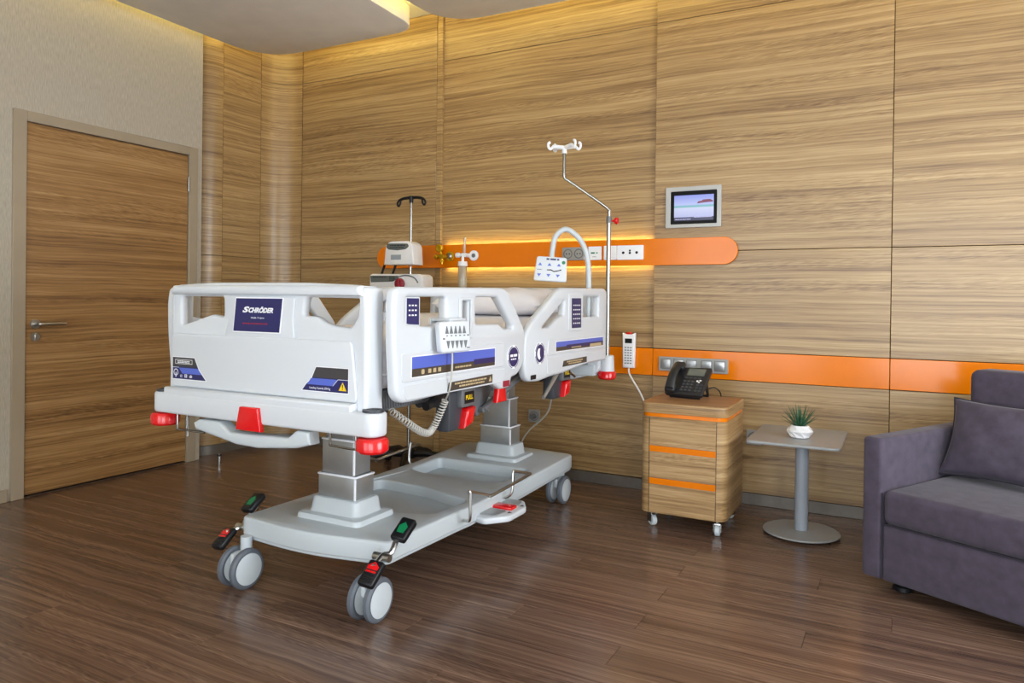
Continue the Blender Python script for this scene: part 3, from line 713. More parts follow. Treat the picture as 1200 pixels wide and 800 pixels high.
join_into(bm, plate_mesh(fillet([(-1.21, 0.860), (-0.47, 0.862), (-0.47, 0.812), (-0.70, 0.810), (-1.04, 0.787), (-1.20, 0.784)], 0.012), [], 0.004, 0.0018, FX(XO-0.002)))
join_into(bm, plate_mesh(fillet([(-0.975, 1.155), (-0.800, 1.155), (-0.800, 0.975), (-0.975, 0.975)], 0.010), [], 0.006, 0.002, FX(XO-0.002)))
finish('relief_panel', bm, M_bed, rail_b)
# control label panels
FR = FX(XO+0.0032)
bm = plate_mesh(fillet([(-2.278, 1.128), (-2.196, 1.129), (-2.196, 1.030), (-2.278, 1.034)], 0.004), [], 0.022, 0.003, FX(2.812)); finish('control_panel', bm, M_bed, rail_a)
poly_print('control_label', [[(-2.272, 1.124), (-2.204, 1.124), (-2.203, 1.036), (-2.272, 1.040)]], FX(2.8341), M_navy, rail_a, t=0.0006)
poly_print('control_mark', [rect(-2.262+c*0.017, 1.098-r*0.016, -2.252+c*0.017, 1.103-r*0.016) for r in range(3) for c in range(3)], FX(2.8348), M_white, rail_a, t=0.0004)
poly_print('control_label', [[(-0.945, 1.135), (-0.827, 1.136), (-0.823, 0.990), (-0.941, 0.990)]], FX(XO+0.0042), M_navy, rail_b, t=0.0006)
poly_print('control_mark', [rect(-0.925+c*0.024, 1.098-r*0.022, -0.912+c*0.024, 1.104-r*0.022) for r in range(5) for c in range(4)], FX(XO+0.0049), M_white, rail_b, t=0.0004)
# striped labels
def band(rail, y0, y1, z0, z1, zm, dark_from):
    poly_print('label_border', [rect(y0-0.004, z0-0.003, y1+0.004, z1+0.003)], FR, M_white, rail, t=0.0003)
    poly_print('label_blue', [rect(y0, zm, y1, z1)], shift(FR, 0.0003), M_blue, rail, t=0.0003)
    poly_print('label_grey', [rect(y0, z0, dark_from, zm)], shift(FR, 0.0003), M_brownlab, rail, t=0.0003)
    poly_print('label_navy', [rect(dark_from, (z0+zm)/2, y1, zm+0.006)], shift(FR, 0.0006), M_navy, rail, t=0.0003)
    poly_print('label_grey', [rect(dark_from, z0, y1, (z0+zm)/2)], shift(FR, 0.0003), M_brownlab, rail, t=0.0003)
band(rail_a, -2.253, -1.700, 0.866, 0.932, 0.893, -1.86)
poly_print('label_mark', [fillet(rect(-2.20, 0.872, -2.182, 0.888), 0.006)]+[rect(-2.16+k*0.03, 0.873, -2.142+k*0.03, 0.887) for k in range(3)]+text_bars([(-1.99, -1.88, 0.879, 0.006)]), shift(FR, 0.0007), M_tan, rail_a, t=0.0003)
band(rail_b, -1.120, -0.512, 0.887, 0.931, 0.906, -1.0)
poly_print('label_mark', text_bars([(-0.94, -0.82, 0.897, 0.006)])+[rect(-0.70, 0.889, -0.54, 0.904)], shift(FR, 0.0010), M_tan, rail_b, t=0.0003)
# warning strips along the lower edges
FS = FX(XO+0.0022)
poly_print('warning_strip', [[(-2.030, 0.828), (-1.716, 0.832), (-1.716, 0.799), (-2.040, 0.797)]], FS, M_brownlab, rail_a, t=0.0005)
poly_print('warning_text', text_bars([(-1.99, -1.76, 0.820, 0.006), (-1.96, -1.78, 0.809, 0.006)])+[[(-1.745, 0.806), (-1.722, 0.806), (-1.733, 0.826)]], shift(FS, 0.0006), M_tan, rail_a, t=0.0003)
poly_print('warning_strip', [[(-1.030, 0.837), (-0.738, 0.841), (-0.738, 0.812), (-1.042, 0.809)]], FS, M_brownlab, rail_b, t=0.0005)
poly_print('warning_text', text_bars([(-0.99, -0.79, 0.830, 0.006), (-0.97, -0.81, 0.820, 0.006)]), shift(FS, 0.0006), M_tan, rail_b, t=0.0003)
# oval angle gauges
def oval(cy, cz, ry, rz, n=28): return [(cy+ry*math.cos(2*PI*k/n), cz+rz*math.sin(2*PI*k/n)) for k in range(n)]
FO = FX(XO)
for rail, cy in ((rail_a, -1.541), (rail_b, -1.290)):
    poly_print('gauge', [oval(cy, 0.888, 0.052, 0.049)], FO, M_white, rail, t=0.003)
    poly_print('gauge_face', [oval(cy, 0.888, 0.042, 0.040)], shift(FO, 0.003), M_navy, rail, t=0.0006)
    poly_print('gauge_ring', [[(cy+0.049*math.cos(t0+k*0.12), 0.888+0.0465*math.sin(t0+k*0.12)) for k in range(10)]+[(cy+0.0455*math.cos(t0+k*0.12), 0.888+0.043*math.sin(t0+k*0.12)) for k in range(9, -1, -1)] for t0 in (0.24, 1.81, 3.38, 4.95)], shift(FO, 0.003), M_navy, rail, t=0.0006)
poly_print('gauge_mark', text_bars([(-1.571, -1.511, 0.894, 0.010)]), shift(FO, 0.0037), M_white, rail_a, t=0.0003)
poly_print('gauge_mark', text_bars([(-1.565, -1.517, 0.879, 0.006)]), shift(FO, 0.0037), M_white, rail_a, t=0.0003)
poly_print('gauge_mark', [[(-1.290+0.030*math.cos(t), 0.888+0.028*math.sin(t)) for t in [2.2+0.2*k for k in range(13)]] + [(-1.290+0.012*math.cos(t)+0.008, 0.888+0.022*math.sin(t)+0.004) for t in [4.6-0.2*k for k in range(13)]]], shift(FO, 0.0037), M_white, rail_b, t=0.0003)
# latch slots in the hanging tabs
poly_print('latch_slot', [rect(-1.625, 0.772, -1.572, 0.796)], FO, M_redprint, rail_a, t=0.002)
poly_print('latch_slot', [rect(-1.375, 0.778, -1.325, 0.797)], FO, M_black, rail_b, t=0.002)

# --- rail release gear under the rails
def rail_gear(y, z, s, full):
    bm = bmesh.new(); box(bm, (2.70, y-0.075, z-0.100), (2.765, y+0.030, z+0.055), bev=0.015)
    gb = finish('rail_latch', bm, M_dark, bed)
    bm = bmesh.new(); box(bm, (2.745, y-0.015, z-0.012), (2.785, y+0.085, z+0.060), bev=0.006); finish('latch_cover', bm, M_mid, gb)
    poly_print('latch_label', [rect(y+0.002, z+0.002, y+0.072, z+0.047)], FX(2.7852), M_black, gb, t=0.0006)
    text('latch_lettering', 'PULL', (y+0.037, z+0.025), 0.052, FX(2.7855), M_yellow, gb, bold=0.03, height=0.018)
    bm = plate_mesh(fillet([(y+0.015, z-0.018), (y+0.078, z-0.014), (y+0.058, z-0.078), (y-0.004, z-0.092)], 0.012), [], 0.05, 0.012, FX(2.745)); finish('pull_handle', bm, M_red, gb, 'red pull handle')
    bm = bmesh.new(); tube(bm, smooth_path([(2.77, y-0.235, z+0.020), (2.765, y-0.18, z+0.028), (2.745, y-0.09, z+0.050)], 4), [0.016]*4+[0.020]*5, 10); finish('lever_arm', bm, M_black, gb)
    if full:
        bm = plate_mesh(fillet([(y+0.10, z+0.075), (y+0.33, z+0.080), (y+0.22, z-0.055), (y+0.165, z-0.075)], 0.015), [], 0.018, 0.004, FX(2.725))
        for dy in (0.185, 0.225): cyl(bm, (2.74, y+dy, z-0.045), (2.765, y+dy, z-0.045), 0.012, seg=12)
        box(bm, (2.742, y+0.25, z+0.02), (2.75, y+0.256, z+0.055)); box(bm, (2.742, y+0.285, z+0.02), (2.75, y+0.291, z+0.055))
        finish('rail_bracket', bm, M_mid, gb)
        bm = bmesh.new(); tube(bm, [(2.758, y+0.19, z-0.045), (2.758, y+0.50, z+0.055)], 0.014, 8); finish('link_bar', bm, M_mid, gb)
        bm = plate_mesh(fillet([(y+0.205, z+0.055), (y+0.255, z+0.055), (y+0.275, z-0.015), (y+0.19, z-0.015)], 0.008), [], 0.024, 0.006, FX(2.80)); finish('release_tab', bm, M_red, gb, 'red release tab below the rail')
    else:
        bm = bmesh.new(); tube(bm, [(2.80, y-0.27, z-0.065), (2.79, y-0.10, z+0.035)], [0.009, 0.013], 8); finish('lever_rod', bm, M_alu, gb)
        bm = bmesh.new(); tube(bm, smooth_path([(2.74, y+0.05, z+0.07), (2.76, y+0.10, z+0.03), (2.77, y+0.17, z-0.005)], 4), 0.007, 8); finish('hook_bracket', bm, M_steel, gb)
rail_gear(-1.83, 0.722, 1, True); rail_gear(-0.89, 0.738, 1, False)

# --- nurse panel on a bent gooseneck by the head rail
bm = bmesh.new()
tube(bm, smooth_path([(2.775, -0.55, 0.90), (2.775, -0.555, 1.18), (2.768, -0.56, 1.345), (2.735, -0.578, 1.445), (2.668, -0.613, 1.505), (2.618, -0.64, 1.470), (2.602, -0.648, 1.40), (2.598, -0.650, 1.345)], 6), 0.0145, 12)
goose = finish('gooseneck', bm, M_bedgrey, bed)
pc = Vector((2.596, -0.655, 1.288)); nrm = Vector((0.40, -0.90, 0.10)).normalized(); ux = Vector((0, 0, 1)).cross(nrm).normalized(); uy = nrm.cross(ux)
rot_ = -0.06
FP = lambda u, v, w: tuple(pc + ux*(u*math.cos(rot_)-v*math.sin(rot_)) + uy*(u*math.sin(rot_)+v*math.cos(rot_)) + nrm*w)
plate('nurse_panel', fillet([(-0.078, 0.066), (0.082, 0.066), (0.088, -0.066), (-0.088, -0.066)], 0.014, 4), [], 0.026, 0.006, FP, M_bed, goose)
FQ = lambda u, v, w: FP(u, v, w+0.0262)
tri = lambda u, v, s: [(u-0.011, v), (u+0.011, v), (u, v+0.016*s)]
poly_print('arrow', [tri(u, 0.016, 1) for u in (-0.058, -0.008, 0.042)] + [tri(u, -0.028, -1) for u in (-0.060, -0.010, 0.040)], FQ, M_blue, goose)
text('panel_lettering', 'Wissner', (0.008, 0.052), 0.066, FQ, M_navy, goose, bold=0.02, height=0.009) if False else poly_print('panel_lettering', text_bars([(-0.026, 0.042, 0.052, 0.009)]), FQ, M_navy, goose)
poly_print('panel_mark', [[(-0.020, -0.004), (0.002, -0.002), (0.018, -0.010), (0.050, -0.002), (0.050, -0.007), (0.018, -0.016), (0.002, -0.008), (-0.020, -0.009)], oval(0.053, -0.003, 0.004, 0.004, 10)], FQ, M_black, goose)
poly_print('panel_mark', text_bars([(-0.072, -0.046, -0.006, 0.004)]), FQ, M_mid, goose)
poly_print('panel_key', [oval(0.066, 0.038, 0.0095, 0.0095, 16)], FQ, M_green, goose)

# --- mains cable from the bed to the wall socket
bm = bmesh.new(); tube(bm, smooth_path([(2.70, -0.85, 0.69), (2.652, -0.75, 0.616), (2.569, -0.60, 0.528), (2.486, -0.50, 0.461), (2.372, -0.42, 0.38), (2.297, -0.365, 0.307), (2.26, -0.335, 0.24), (2.22, -0.30, 0.10), (2.15, -0.26, 0.012), (1.95, -0.22, 0.008)], 6), 0.005, 6)
finish('mains_cable', bm, M_greycord, bed)

# ================================================================= THINGS ON THE BED
mt = thing('mattress', 'white sheeted mattress lying on the hospital bed', 'mattress', (BX, -1.35, 0.81))
bm = bmesh.new(); box(bm, (1.865, -2.285, 0.8135), (2.735, -0.40, 0.980), bev=0.035, seg=3)
bmesh.ops.subdivide_edges(bm, edges=[e for e in bm.edges if e.calc_length() > 0.3], cuts=16, use_grid_fill=True)
for v in bm.verts:
    k_ = min(1, max(0, (v.co.y+1.25)/0.4)); v.co.z += 0.038*k_*k_*(3-2*k_)*(v.co.z-0.8135)/0.1665
    if v.co.x > 2.70: v.co.x += 0.006*math.sin(v.co.y*17+v.co.z*31)*math.sin(v.co.z*23)
finish('mattress_body', tilt(bm), M_sheet, mt)
bm = bmesh.new(); lp = fillet([(1.863, -2.287), (2.737, -2.287), (2.737, -0.398), (1.863, -0.398)], 0.04, 4)
tube(bm, [(p.x, p.y, 0.945+0.03*min(1, max(0, (p.y+1.25)/0.4))) for p in lp], 0.005, 6, closed=True); tube(bm, [(p.x, p.y, 0.865) for p in lp], 0.005, 6, closed=True); finish('piping', tilt(bm), M_sheet, mt)

pw = thing('pillow', 'white pillow lying at the head of the hospital bed mattress', 'pillow', (2.36, -0.74, 1.045))
bm = bmesh.new(); nu, nv = 28, 20; grid = {}
for s in (1, -1):
    for i in range(nu+1):
        for j in range(nv+1):
            u, v = -1+2*i/nu, -1+2*j/nv
            if s < 0 and (i in (0, nu) or j in (0, nv)): grid[s, i, j] = grid[1, i, j]; continue
            h = (max(0, 1-u**4)*max(0, 1-v**4))**0.5
            pin = 1-0.06*(u*u*v*v) if True else 1
            x = 2.36+0.34*u*(1-0.05*(1-v*v))*pin; y_ = -0.73+0.235*v*(1-0.06*(1-u*u))
            z = 1.114+TILT(y_)-0.038 + (0.085*h if s > 0 else -0.058*h) + (0.006*math.sin(9*u+4*v)*h if s > 0 else 0)
            grid[s, i, j] = bm.verts.new((x, y_, z+0.0))
for s in (1, -1):
    for i in range(nu):
        for j in range(nv):
            q = (grid[s, i, j], grid[s, i+1, j], grid[s, i+1, j+1], grid[s, i, j+1])
            try: bm.faces.new(q if s > 0 else q[::-1])
            except ValueError: pass
finish('pillow_body', bm, M_pillow, pw, angle=80)

# handset hung on the near foot rail, with its coiled lead
hs = thing('bed_remote', 'pale grey bed remote with two rows of arrow keys hung on the near side rail', 'remote', (2.88, -1.96, 0.94))
hc = Vector((2.868, -2.066, 0.993)); hn = Vector((1.0, -0.25, 0.06)).normalized(); hx = Vector((0, 0, 1)).cross(hn).normalized(); hy = hn.cross(hx)
FH = lambda u, v, w: tuple(hc + hx*u + hy*v + hn*w)
plate('remote_body', fillet([(-0.073, 0.052), (0.070, 0.054), (0.076, -0.053), (-0.066, -0.056)], 0.014, 4), [], 0.030, 0.008, FH, M_bed, hs)
FH2 = lambda u, v, w: FH(u, v, w+0.0302)
body = hs.children[0]
poly_print('arrow_key', [[(u-0.0085, 0.010), (u+0.0085, 0.010), (u+0.0015, 0.036), (u-0.0015, 0.036)] for u in [-0.041+0.0205*k for k in range(5)]] + [[(u-0.0015, -0.040), (u+0.0015, -0.040), (u+0.0085, -0.014), (u-0.0085, -0.014)] for u in [-0.036+0.0205*k for k in range(5)]], FH2, M_mid, body)
poly_print('key_mark', [rect(u-0.004, 0.001, u+0.004, 0.005) for u in [-0.041+0.0205*k for k in range(5)]] + [rect(-0.060, -0.010, -0.051, -0.004), rect(0.055, 0.001, 0.063, 0.006), rect(0.052, -0.042, 0.066, -0.038)], FH2, M_mid, body)
bm = bmesh.new(); box(bm, (2.795, -2.075, 1.045), (2.872, -1.965, 1.056), bev=0.004); box(bm, (2.785, -2.075, 1.0), (2.796, -1.965, 1.056), bev=0.004)
finish('hanging_hook', bm, M_bed, hs)
bm = bmesh.new(); tube(bm, smooth_path([(2.865, -2.045, 0.94), (2.866, -2.045, 0.905), (2.860, -2.040, 0.85), (2.845, -2.030, 0.80), (2.80, -1.985, 0.757)], 5), 0.0034, 8)
path = smooth_path([(2.80, -1.985, 0.757), (2.78, -1.992, 0.705), (2.758, -2.000, 0.656), (2.750, -2.022, 0.640), (2.742, -2.065, 0.655), (2.738, -2.130, 0.692), (2.735, -2.217, 0.742)], 48)
pp = []
for i, p in enumerate(path):
    t = (path[min(i+1, len(path)-1)]-path[max(i-1, 0)]).normalized(); n = t.orthogonal().normalized(); b_ = t.cross(n); a = i*0.76
    pp.append(p+(n*math.cos(a)+b_*math.sin(a))*0.0115)
tube(bm, pp, 0.0029, 5); finish('coiled_lead', bm, M_greycord, hs)

# chrome infusion pole standing in the head cup
ip = thing('infusion_pole', 'tall bent chrome infusion pole with four white hooks at the head end of the bed', 'pole', (2.79, -0.30, 0.82))
bm = bmesh.new(); tube(bm, [(2.79, -0.30, 0.80), (2.79, -0.30, 1.60)], 0.0125, 14); finish('outer_tube', bm, M_chrome, ip)
bm = bmesh.new(); tube(bm, smooth_path([(2.79, -0.30, 1.59), (2.79, -0.30, 1.628), (2.775, -0.308, 1.655), (2.60, -0.397, 1.790), (2.566, -0.413, 1.815), (2.561, -0.417, 1.848), (2.561, -0.417, 1.97)], 5), 0.0088, 12); finish('inner_tube', bm, M_chrome, ip)
bm = bmesh.new(); tube(bm, [(2.79, -0.30, 1.566), (2.79, -0.30, 1.602)], 0.0150, 14); finish('pole_collar', bm, M_mid, ip)
bm = bmesh.new(); cyl(bm, (2.79, -0.30, 1.578), (2.822, -0.283, 1.578), 0.006, seg=8); lathe(bm, [(0.005, -0.012), (0.018, -0.009), (0.021, 0.0), (0.018, 0.009), (0.005, 0.012)], (2.828, -0.280, 1.578), 'x', 14); finish('clamp_knob', bm, M_red, ip, 'red clamp knob')
bm = bmesh.new(); cyl(bm, (2.561, -0.417, 1.955), (2.561, -0.417, 1.985), 0.016, 0.012, seg=14)
hub = finish('hook_hub', bm, M_white, ip)
for a in (25, 155, 205, 335):
    d = Vector((math.cos(math.radians(a)), math.sin(math.radians(a)), 0)); c = Vector((2.561, -0.417, 1.988))
    bm = bmesh.new(); tube(bm, smooth_path([c-d*0.01, c+d*0.03+Vector((0, 0, 0.004)), c+d*0.062+Vector((0, 0, 0.006)), c+d*0.078+Vector((0, 0, -0.008)), c+d*0.090+Vector((0, 0, 0.004)), c+d*0.090+Vector((0, 0, 0.024)), c+d*0.079+Vector((0, 0, 0.031))], 4), [0.0115]*9+[0.0078]*16, 8)
    finish('hook', bm, M_white, hub)

# ================================================================= INFUSION STAND BEHIND THE BED
SX, SY = 1.40, -0.27
st = thing('infusion_stand', 'black five-legged infusion stand with a thin chrome pole between the bed and back wall', 'stand', (SX, SY, 0))
bm = bmesh.new(); tube(bm, [(SX, SY, 0.10), (SX, SY, 1.30)], 0.011, 12); tube(bm, [(SX, SY, 1.28), (SX, SY, 1.80)], 0.0075, 10); finish('pole', bm, M_chrome, st)
bm = bmesh.new(); lathe(bm, [(0.02, 0.075), (0.055, 0.08), (0.05, 0.13), (0.02, 0.15)], (SX, SY, 0), 'z', 20); finish('hub', bm, M_black, st)
for k in range(5):
    a = math.radians(10+72*k); d = Vector((math.cos(a), math.sin(a), 0)); r_ = 0.30 if d.y < 0.5 else 0.22
    c = Vector((SX, SY, 0))
    bm = bmesh.new(); tube(bm, smooth_path([c+d*0.03+Vector((0, 0, 0.105)), c+d*(r_*0.5)+Vector((0, 0, 0.112)), c+d*(r_*0.85)+Vector((0, 0, 0.09)), c+d*r_+Vector((0, 0, 0.066))], 4), [0.024]*5+[0.019]*8, 8); leg = finish('leg', bm, M_black, st)
    e = c+d*r_; bm = bmesh.new(); lathe(bm, [(0.01, -0.016), (0.029, -0.014), (0.031, 0), (0.029, 0.014), (0.01, 0.016)], (e.x, e.y, 0.031), 'x', 16); cyl(bm, (e.x, e.y, 0.03), (e.x, e.y, 0.075), 0.008, seg=8); finish('caster', bm, M_black, leg)
bm = bmesh.new(); cyl(bm, (SX, SY, 1.755), (SX, SY, 1.80), 0.014, seg=12)
for s in (-1, 1):
    tube(bm, smooth_path([(SX, SY, 1.79), (SX+s*0.06, SY, 1.787), (SX+s*0.102, SY, 1.772), (SX+s*0.113, SY, 1.752), (SX+s*0.104, SY, 1.738), (SX+s*0.092, SY, 1.748), (SX+s*0.086, SY, 1.772)], 4), [0.010]*8+[0.0065]*17, 8)
finish('twin_hook', bm, M_black, st)

p1 = thing('infusion_pump', 'small white pump with little square window clamped high on the thin pole', 'medical pump', (1.40, -0.34, 1.34))
bm = plate_mesh(fillet([(1.280, 1.342), (1.292, 1.470), (1.325, 1.494), (1.470, 1.494), (1.508, 1.468), (1.516, 1.342)], [0.008, 0.03, 0.03, 0.04, 0.03, 0.008], 4), [], 0.11, 0.010, FY(-0.29)); b1 = finish('pump_case', bm, M_device, p1)
poly_print('display', [fillet([(1.308, 1.480), (1.470, 1.476), (1.480, 1.458), (1.455, 1.440), (1.390, 1.434), (1.320, 1.440), (1.300, 1.455)], 0.008)], FY(-0.400), M_lcd, b1, t=0.0015)
poly_print('display_mark', text_bars([(1.33, 1.45, 1.466, 0.006), (1.33, 1.44, 1.452, 0.005)]), FY(-0.4017), M_black, b1, t=0.0004)
poly_print('window', [rect(1.338, 1.374, 1.418, 1.406)], FY(-0.400), M_lcd2, b1, t=0.0015)
bm = bmesh.new(); box(bm, (SX-0.03, -0.295, 1.38), (SX+0.03, SY+0.02, 1.43), bev=0.006); finish('pole_clamp', bm, M_black, p1)

p2 = thing('feeding_pump', 'wide white pump with a dark red knob and slanted display under the small pump', 'medical pump', (1.38, -0.34, 1.16))
bm = plate_mesh(fillet([(1.172, 1.150), (1.172, 1.276), (1.190, 1.284), (1.575, 1.280), (1.595, 1.262), (1.598, 1.150)], [0.01, 0.015, 0.012, 0.03, 0.03, 0.01], 4), [], 0.12, 0.010, FY(-0.29)); b2 = finish('pump_case', bm, M_device, p2)
poly_print('display', [fillet([(1.180, 1.272), (1.410, 1.270), (1.385, 1.243), (1.360, 1.232), (1.186, 1.228)], 0.004)], FY(-0.4098), M_lcd, b2, t=0.0015)
poly_print('display_mark', [rect(1.335+c*0.016, 1.238+r*0.011, 1.346+c*0.016, 1.245+r*0.011) for r in range(3) for c in range(3)] + text_bars([(1.20, 1.31, 1.262, 0.006)]), FY(-0.4114), M_black, b2, t=0.0004)
bm = bmesh.new(); tube(bm, smooth_path([(1.38, -0.412, 1.225), (1.41, -0.412, 1.262), (1.47, -0.412, 1.272), (1.53, -0.412, 1.258), (1.56, -0.412, 1.225)], 5), 0.004, 6); finish('door_rim', bm, M_mid, b2)
bm = bmesh.new(); lathe(bm, [(0.015, 0.0), (0.036, -0.004), (0.036, -0.018), (0.022, -0.024)], (1.425, -0.41, 1.218), 'y', 14); box(bm, (1.415, -0.445, 1.19), (1.435, -0.43, 1.246), bev=0.005); finish('knob', bm, mat('dark_red_knob', lin(140, 24, 40), 0.35), b2, 'dark red knob')
for x0 in (1.215, 1.305):
    bm = bmesh.new(); tube(bm, [(x0, -0.34, 1.278), (x0+0.03, -0.345, 1.345)], 0.008, 8); finish('cradle_arm', bm, M_black, p2)

# ================================================================= BACK WALL FITTINGS
hpnl = fillet([(0.93, 1.337), (3.445, 1.337), (3.445, 1.493), (0.93, 1.493)], 0.078, 10)
hpnl = [(0.924+0.077, 1.338)] ; 
zc, rr = 1.4155, 0.078
cap_r = [(3.371+rr*math.cos(math.radians(a)), zc+rr*math.sin(math.radians(a))) for a in range(-90, 91, 9)]
cap_l = [(1.006+rr*math.cos(math.radians(a)), zc+rr*math.sin(math.radians(a))) for a in range(90, 271, 9)]
op = thing('bedhead_rail', 'long glossy orange wall panel with round ends and warm light behind it', 'wall panel', (2.2, 0.0, 1.337))
plate('rail_face', cap_r+cap_l, [], 0.016, 0.0025, FY(-0.010), M_orange, op)
bm = bmesh.new()
for x in (1.25, 2.2, 3.15): box(bm, (x-0.03, -0.012, zc-0.04), (x+0.03, 0.0125 if x < 1.4 else (0.0225 if x < 2.9 else 0.0005), zc+0.04))
finish('wall_bracket', bm, M_mid, op)
bm = bmesh.new(); box(bm, (1.50, -0.004, 1.484), (2.945, 0.006, 1.489)); box(bm, (1.50, -0.004, 1.342), (2.945, 0.006, 1.347)); finish('light_strip', bm, M_led, op)
YF = -0.0262
def socket_plate(name, label, cat, x0, x1, z0, z1, m, y=YF, group=None, t=0.010):
    th = thing(name, label, cat, ((x0+x1)/2, y, z0), group=group)
    return th, plate('cover_plate', fillet(rect(x0, z0, x1, z1), 0.005, 3), [], t, 0.002, FY(y), m, th)
so, sp = socket_plate('power_socket', 'double silver power socket on the upper orange panel behind the control panel', 'socket', 2.385, 2.535, 1.374, 1.454, M_socketgrey)
for cx in (2.425, 2.497):
    bm = bmesh.new(); lathe(bm, [(0.030, -0.0098), (0.030, -0.013), (0.025, -0.013), (0.0235, -0.0098)], (cx, YF, 1.414), 'y', 22, cap=False); finish('socket_ring', bm, M_socketdark, sp)
    bm = bmesh.new(); lathe(bm, [(0.022, -0.0098), (0.022, -0.0104)], (cx, YF, 1.414), 'y', 18); finish('socket_well', bm, M_socketgrey, sp)
    bm = bmesh.new()
    for dx in (-0.010, 0.010): cyl(bm, (cx+dx, YF-0.0102, 1.414), (cx+dx, YF-0.0112, 1.414), 0.0042, seg=10)
    finish('pin_hole', bm, M_black, sp)
so, sp = socket_plate('call_plate', 'small white wall plate with green print on the upper orange panel', 'wall plate', 2.560, 2.644, 1.374, 1.456, M_white)
poly_print('plate_mark', [rect(2.578, 1.412, 2.603, 1.421), rect(2.612, 1.413, 2.622, 1.420)], FY(YF-0.0102), M_green, sp)
poly_print('plate_mark', text_bars([(2.588, 2.612, 1.393, 0.003)]), FY(YF-0.0102), M_mid, sp)
so, sp = socket_plate('blank_plate', 'plain white blank wall plate behind the chrome pole', 'wall plate', 2.660, 2.742, 1.373, 1.458, M_white)
poly_print('plate_mark', [rect(2.672, 1.385, 2.730, 1.3855), rect(2.672, 1.446, 2.730, 1.4465)], FY(YF-0.0102), M_socketgrey, sp)
so, sp = socket_plate('data_socket', 'white wide outlet with black round holes on the upper orange panel', 'socket', 2.745, 2.908, 1.372, 1.458, M_white)
for cx, cz, r_ in ((2.785, 1.414, 0.008), (2.826, 1.412, 0.007), (2.826, 1.426, 0.006), (2.868, 1.414, 0.008)):
    bm = bmesh.new(); cyl(bm, (cx, YF-0.0095, cz), (cx, YF-0.0112, cz), r_, seg=14); finish('jack_hole', bm, M_black, sp)
for cx in (2.785, 2.868):
    bm = bmesh.new(); lathe(bm, [(0.019, -0.0098), (0.018, -0.0118), (0.016, -0.0118), (0.015, -0.0098)], (cx, YF, 1.414), 'y', 18, cap=False); finish('jack_ring', bm, M_white, sp)

# gas outlets
go = thing('vacuum_gauge', 'yellow brass gas fitting with a gauge on the left of the orange panel', 'gas outlet', (1.515, YF, 1.40))
bm = bmesh.new(); cyl(bm, (1.515, YF, 1.412), (1.515, -0.085, 1.412), 0.016, seg=14); cyl(bm, (1.475, -0.07, 1.412), (1.515, -0.07, 1.412), 0.010, seg=10); cyl(bm, (1.462, -0.07, 1.412), (1.478, -0.07, 1.412), 0.019, seg=8); cyl(bm, (1.515, -0.07, 1.36), (1.515, -0.07, 1.412), 0.007, seg=10); cyl(bm, (1.515, -0.07, 1.374), (1.515, -0.07, 1.392), 0.017, 0.012, seg=10); cyl(bm, (1.515, -0.07, 1.41), (1.500, -0.07, 1.455), 0.008, seg=8)
gb = finish('valve_body', bm, M_brass, go)
bm = bmesh.new(); lathe(bm, [(0.004, 0.0), (0.026, 0.0), (0.028, -0.022), (0.022, -0.026), (0.004, -0.022)], (1.494, -0.058, 1.468), 'y', 20); finish('gauge', bm, M_brass, gb)
bm = bmesh.new(); lathe(bm, [(0.022, 0.0), (0.034, -0.002), (0.034, -0.012), (0.022, -0.014)], (1.558, -0.03, 1.414), 'y', 20); finish('outlet_ring', bm, M_brass, go)
bm = bmesh.new(); lathe(bm, [(0.004, 0.0), (0.021, -0.008), (0.021, -0.020), (0.004, -0.026)], (1.556, -0.03, 1.416), 'y', 16); finish('outlet_core', bm, M_chrome, go)

fm = thing('flow_meter', 'white oxygen flow meter with a clear upright tube and bottle on the orange panel', 'flow meter', (1.68, YF, 1.18))
bm = bmesh.new(); cyl(bm, (1.70, YF, 1.418), (1.70, -0.085, 1.418), 0.014, seg=14); cyl(bm, (1.655, -0.08, 1.418), (1.72, -0.08, 1.418), 0.010, seg=10); cyl(bm, (1.636, -0.08, 1.418), (1.658, -0.08, 1.418), 0.017, seg=14); cyl(bm, (1.685, -0.08, 1.35), (1.685, -0.08, 1.43), 0.010, seg=10); cyl(bm, (1.685, -0.08, 1.345), (1.685, -0.08, 1.375), 0.034, 0.030, seg=20)
fbdy = finish('valve_body', bm, M_white, fm)
bm = bmesh.new(); lathe(bm, [(0.010, 0.0), (0.034, -0.002), (0.034, -0.012), (0.025, -0.015), (0.010, -0.010)], (1.745, -0.03, 1.416), 'y', 22); finish('outlet_ring', bm, M_white, fm)
bm = bmesh.new(); cyl(bm, (1.745, -0.038, 1.416), (1.745, -0.044, 1.416), 0.014, seg=14); finish('outlet_core', bm, M_mid, fm)
bm = bmesh.new(); cyl(bm, (1.695, -0.08, 1.43), (1.700, -0.08, 1.535), 0.009, seg=12); finish('flow_tube', bm, M_clear, fbdy)
bm = bmesh.new(); lathe(bm, [(0.005, 0.0), (0.028, 0.0), (0.030, 0.02), (0.030, 0.15), (0.026, 0.165), (0.005, 0.166)], (1.685, -0.08, 1.180), 'z', 20); finish('bottle', bm, M_clear, fbdy)
bm = bmesh.new(); cyl(bm, (1.685, -0.08, 1.20), (1.685, -0.08, 1.35), 0.008, seg=10); finish('inner_tube', bm, M_tan, fbdy)

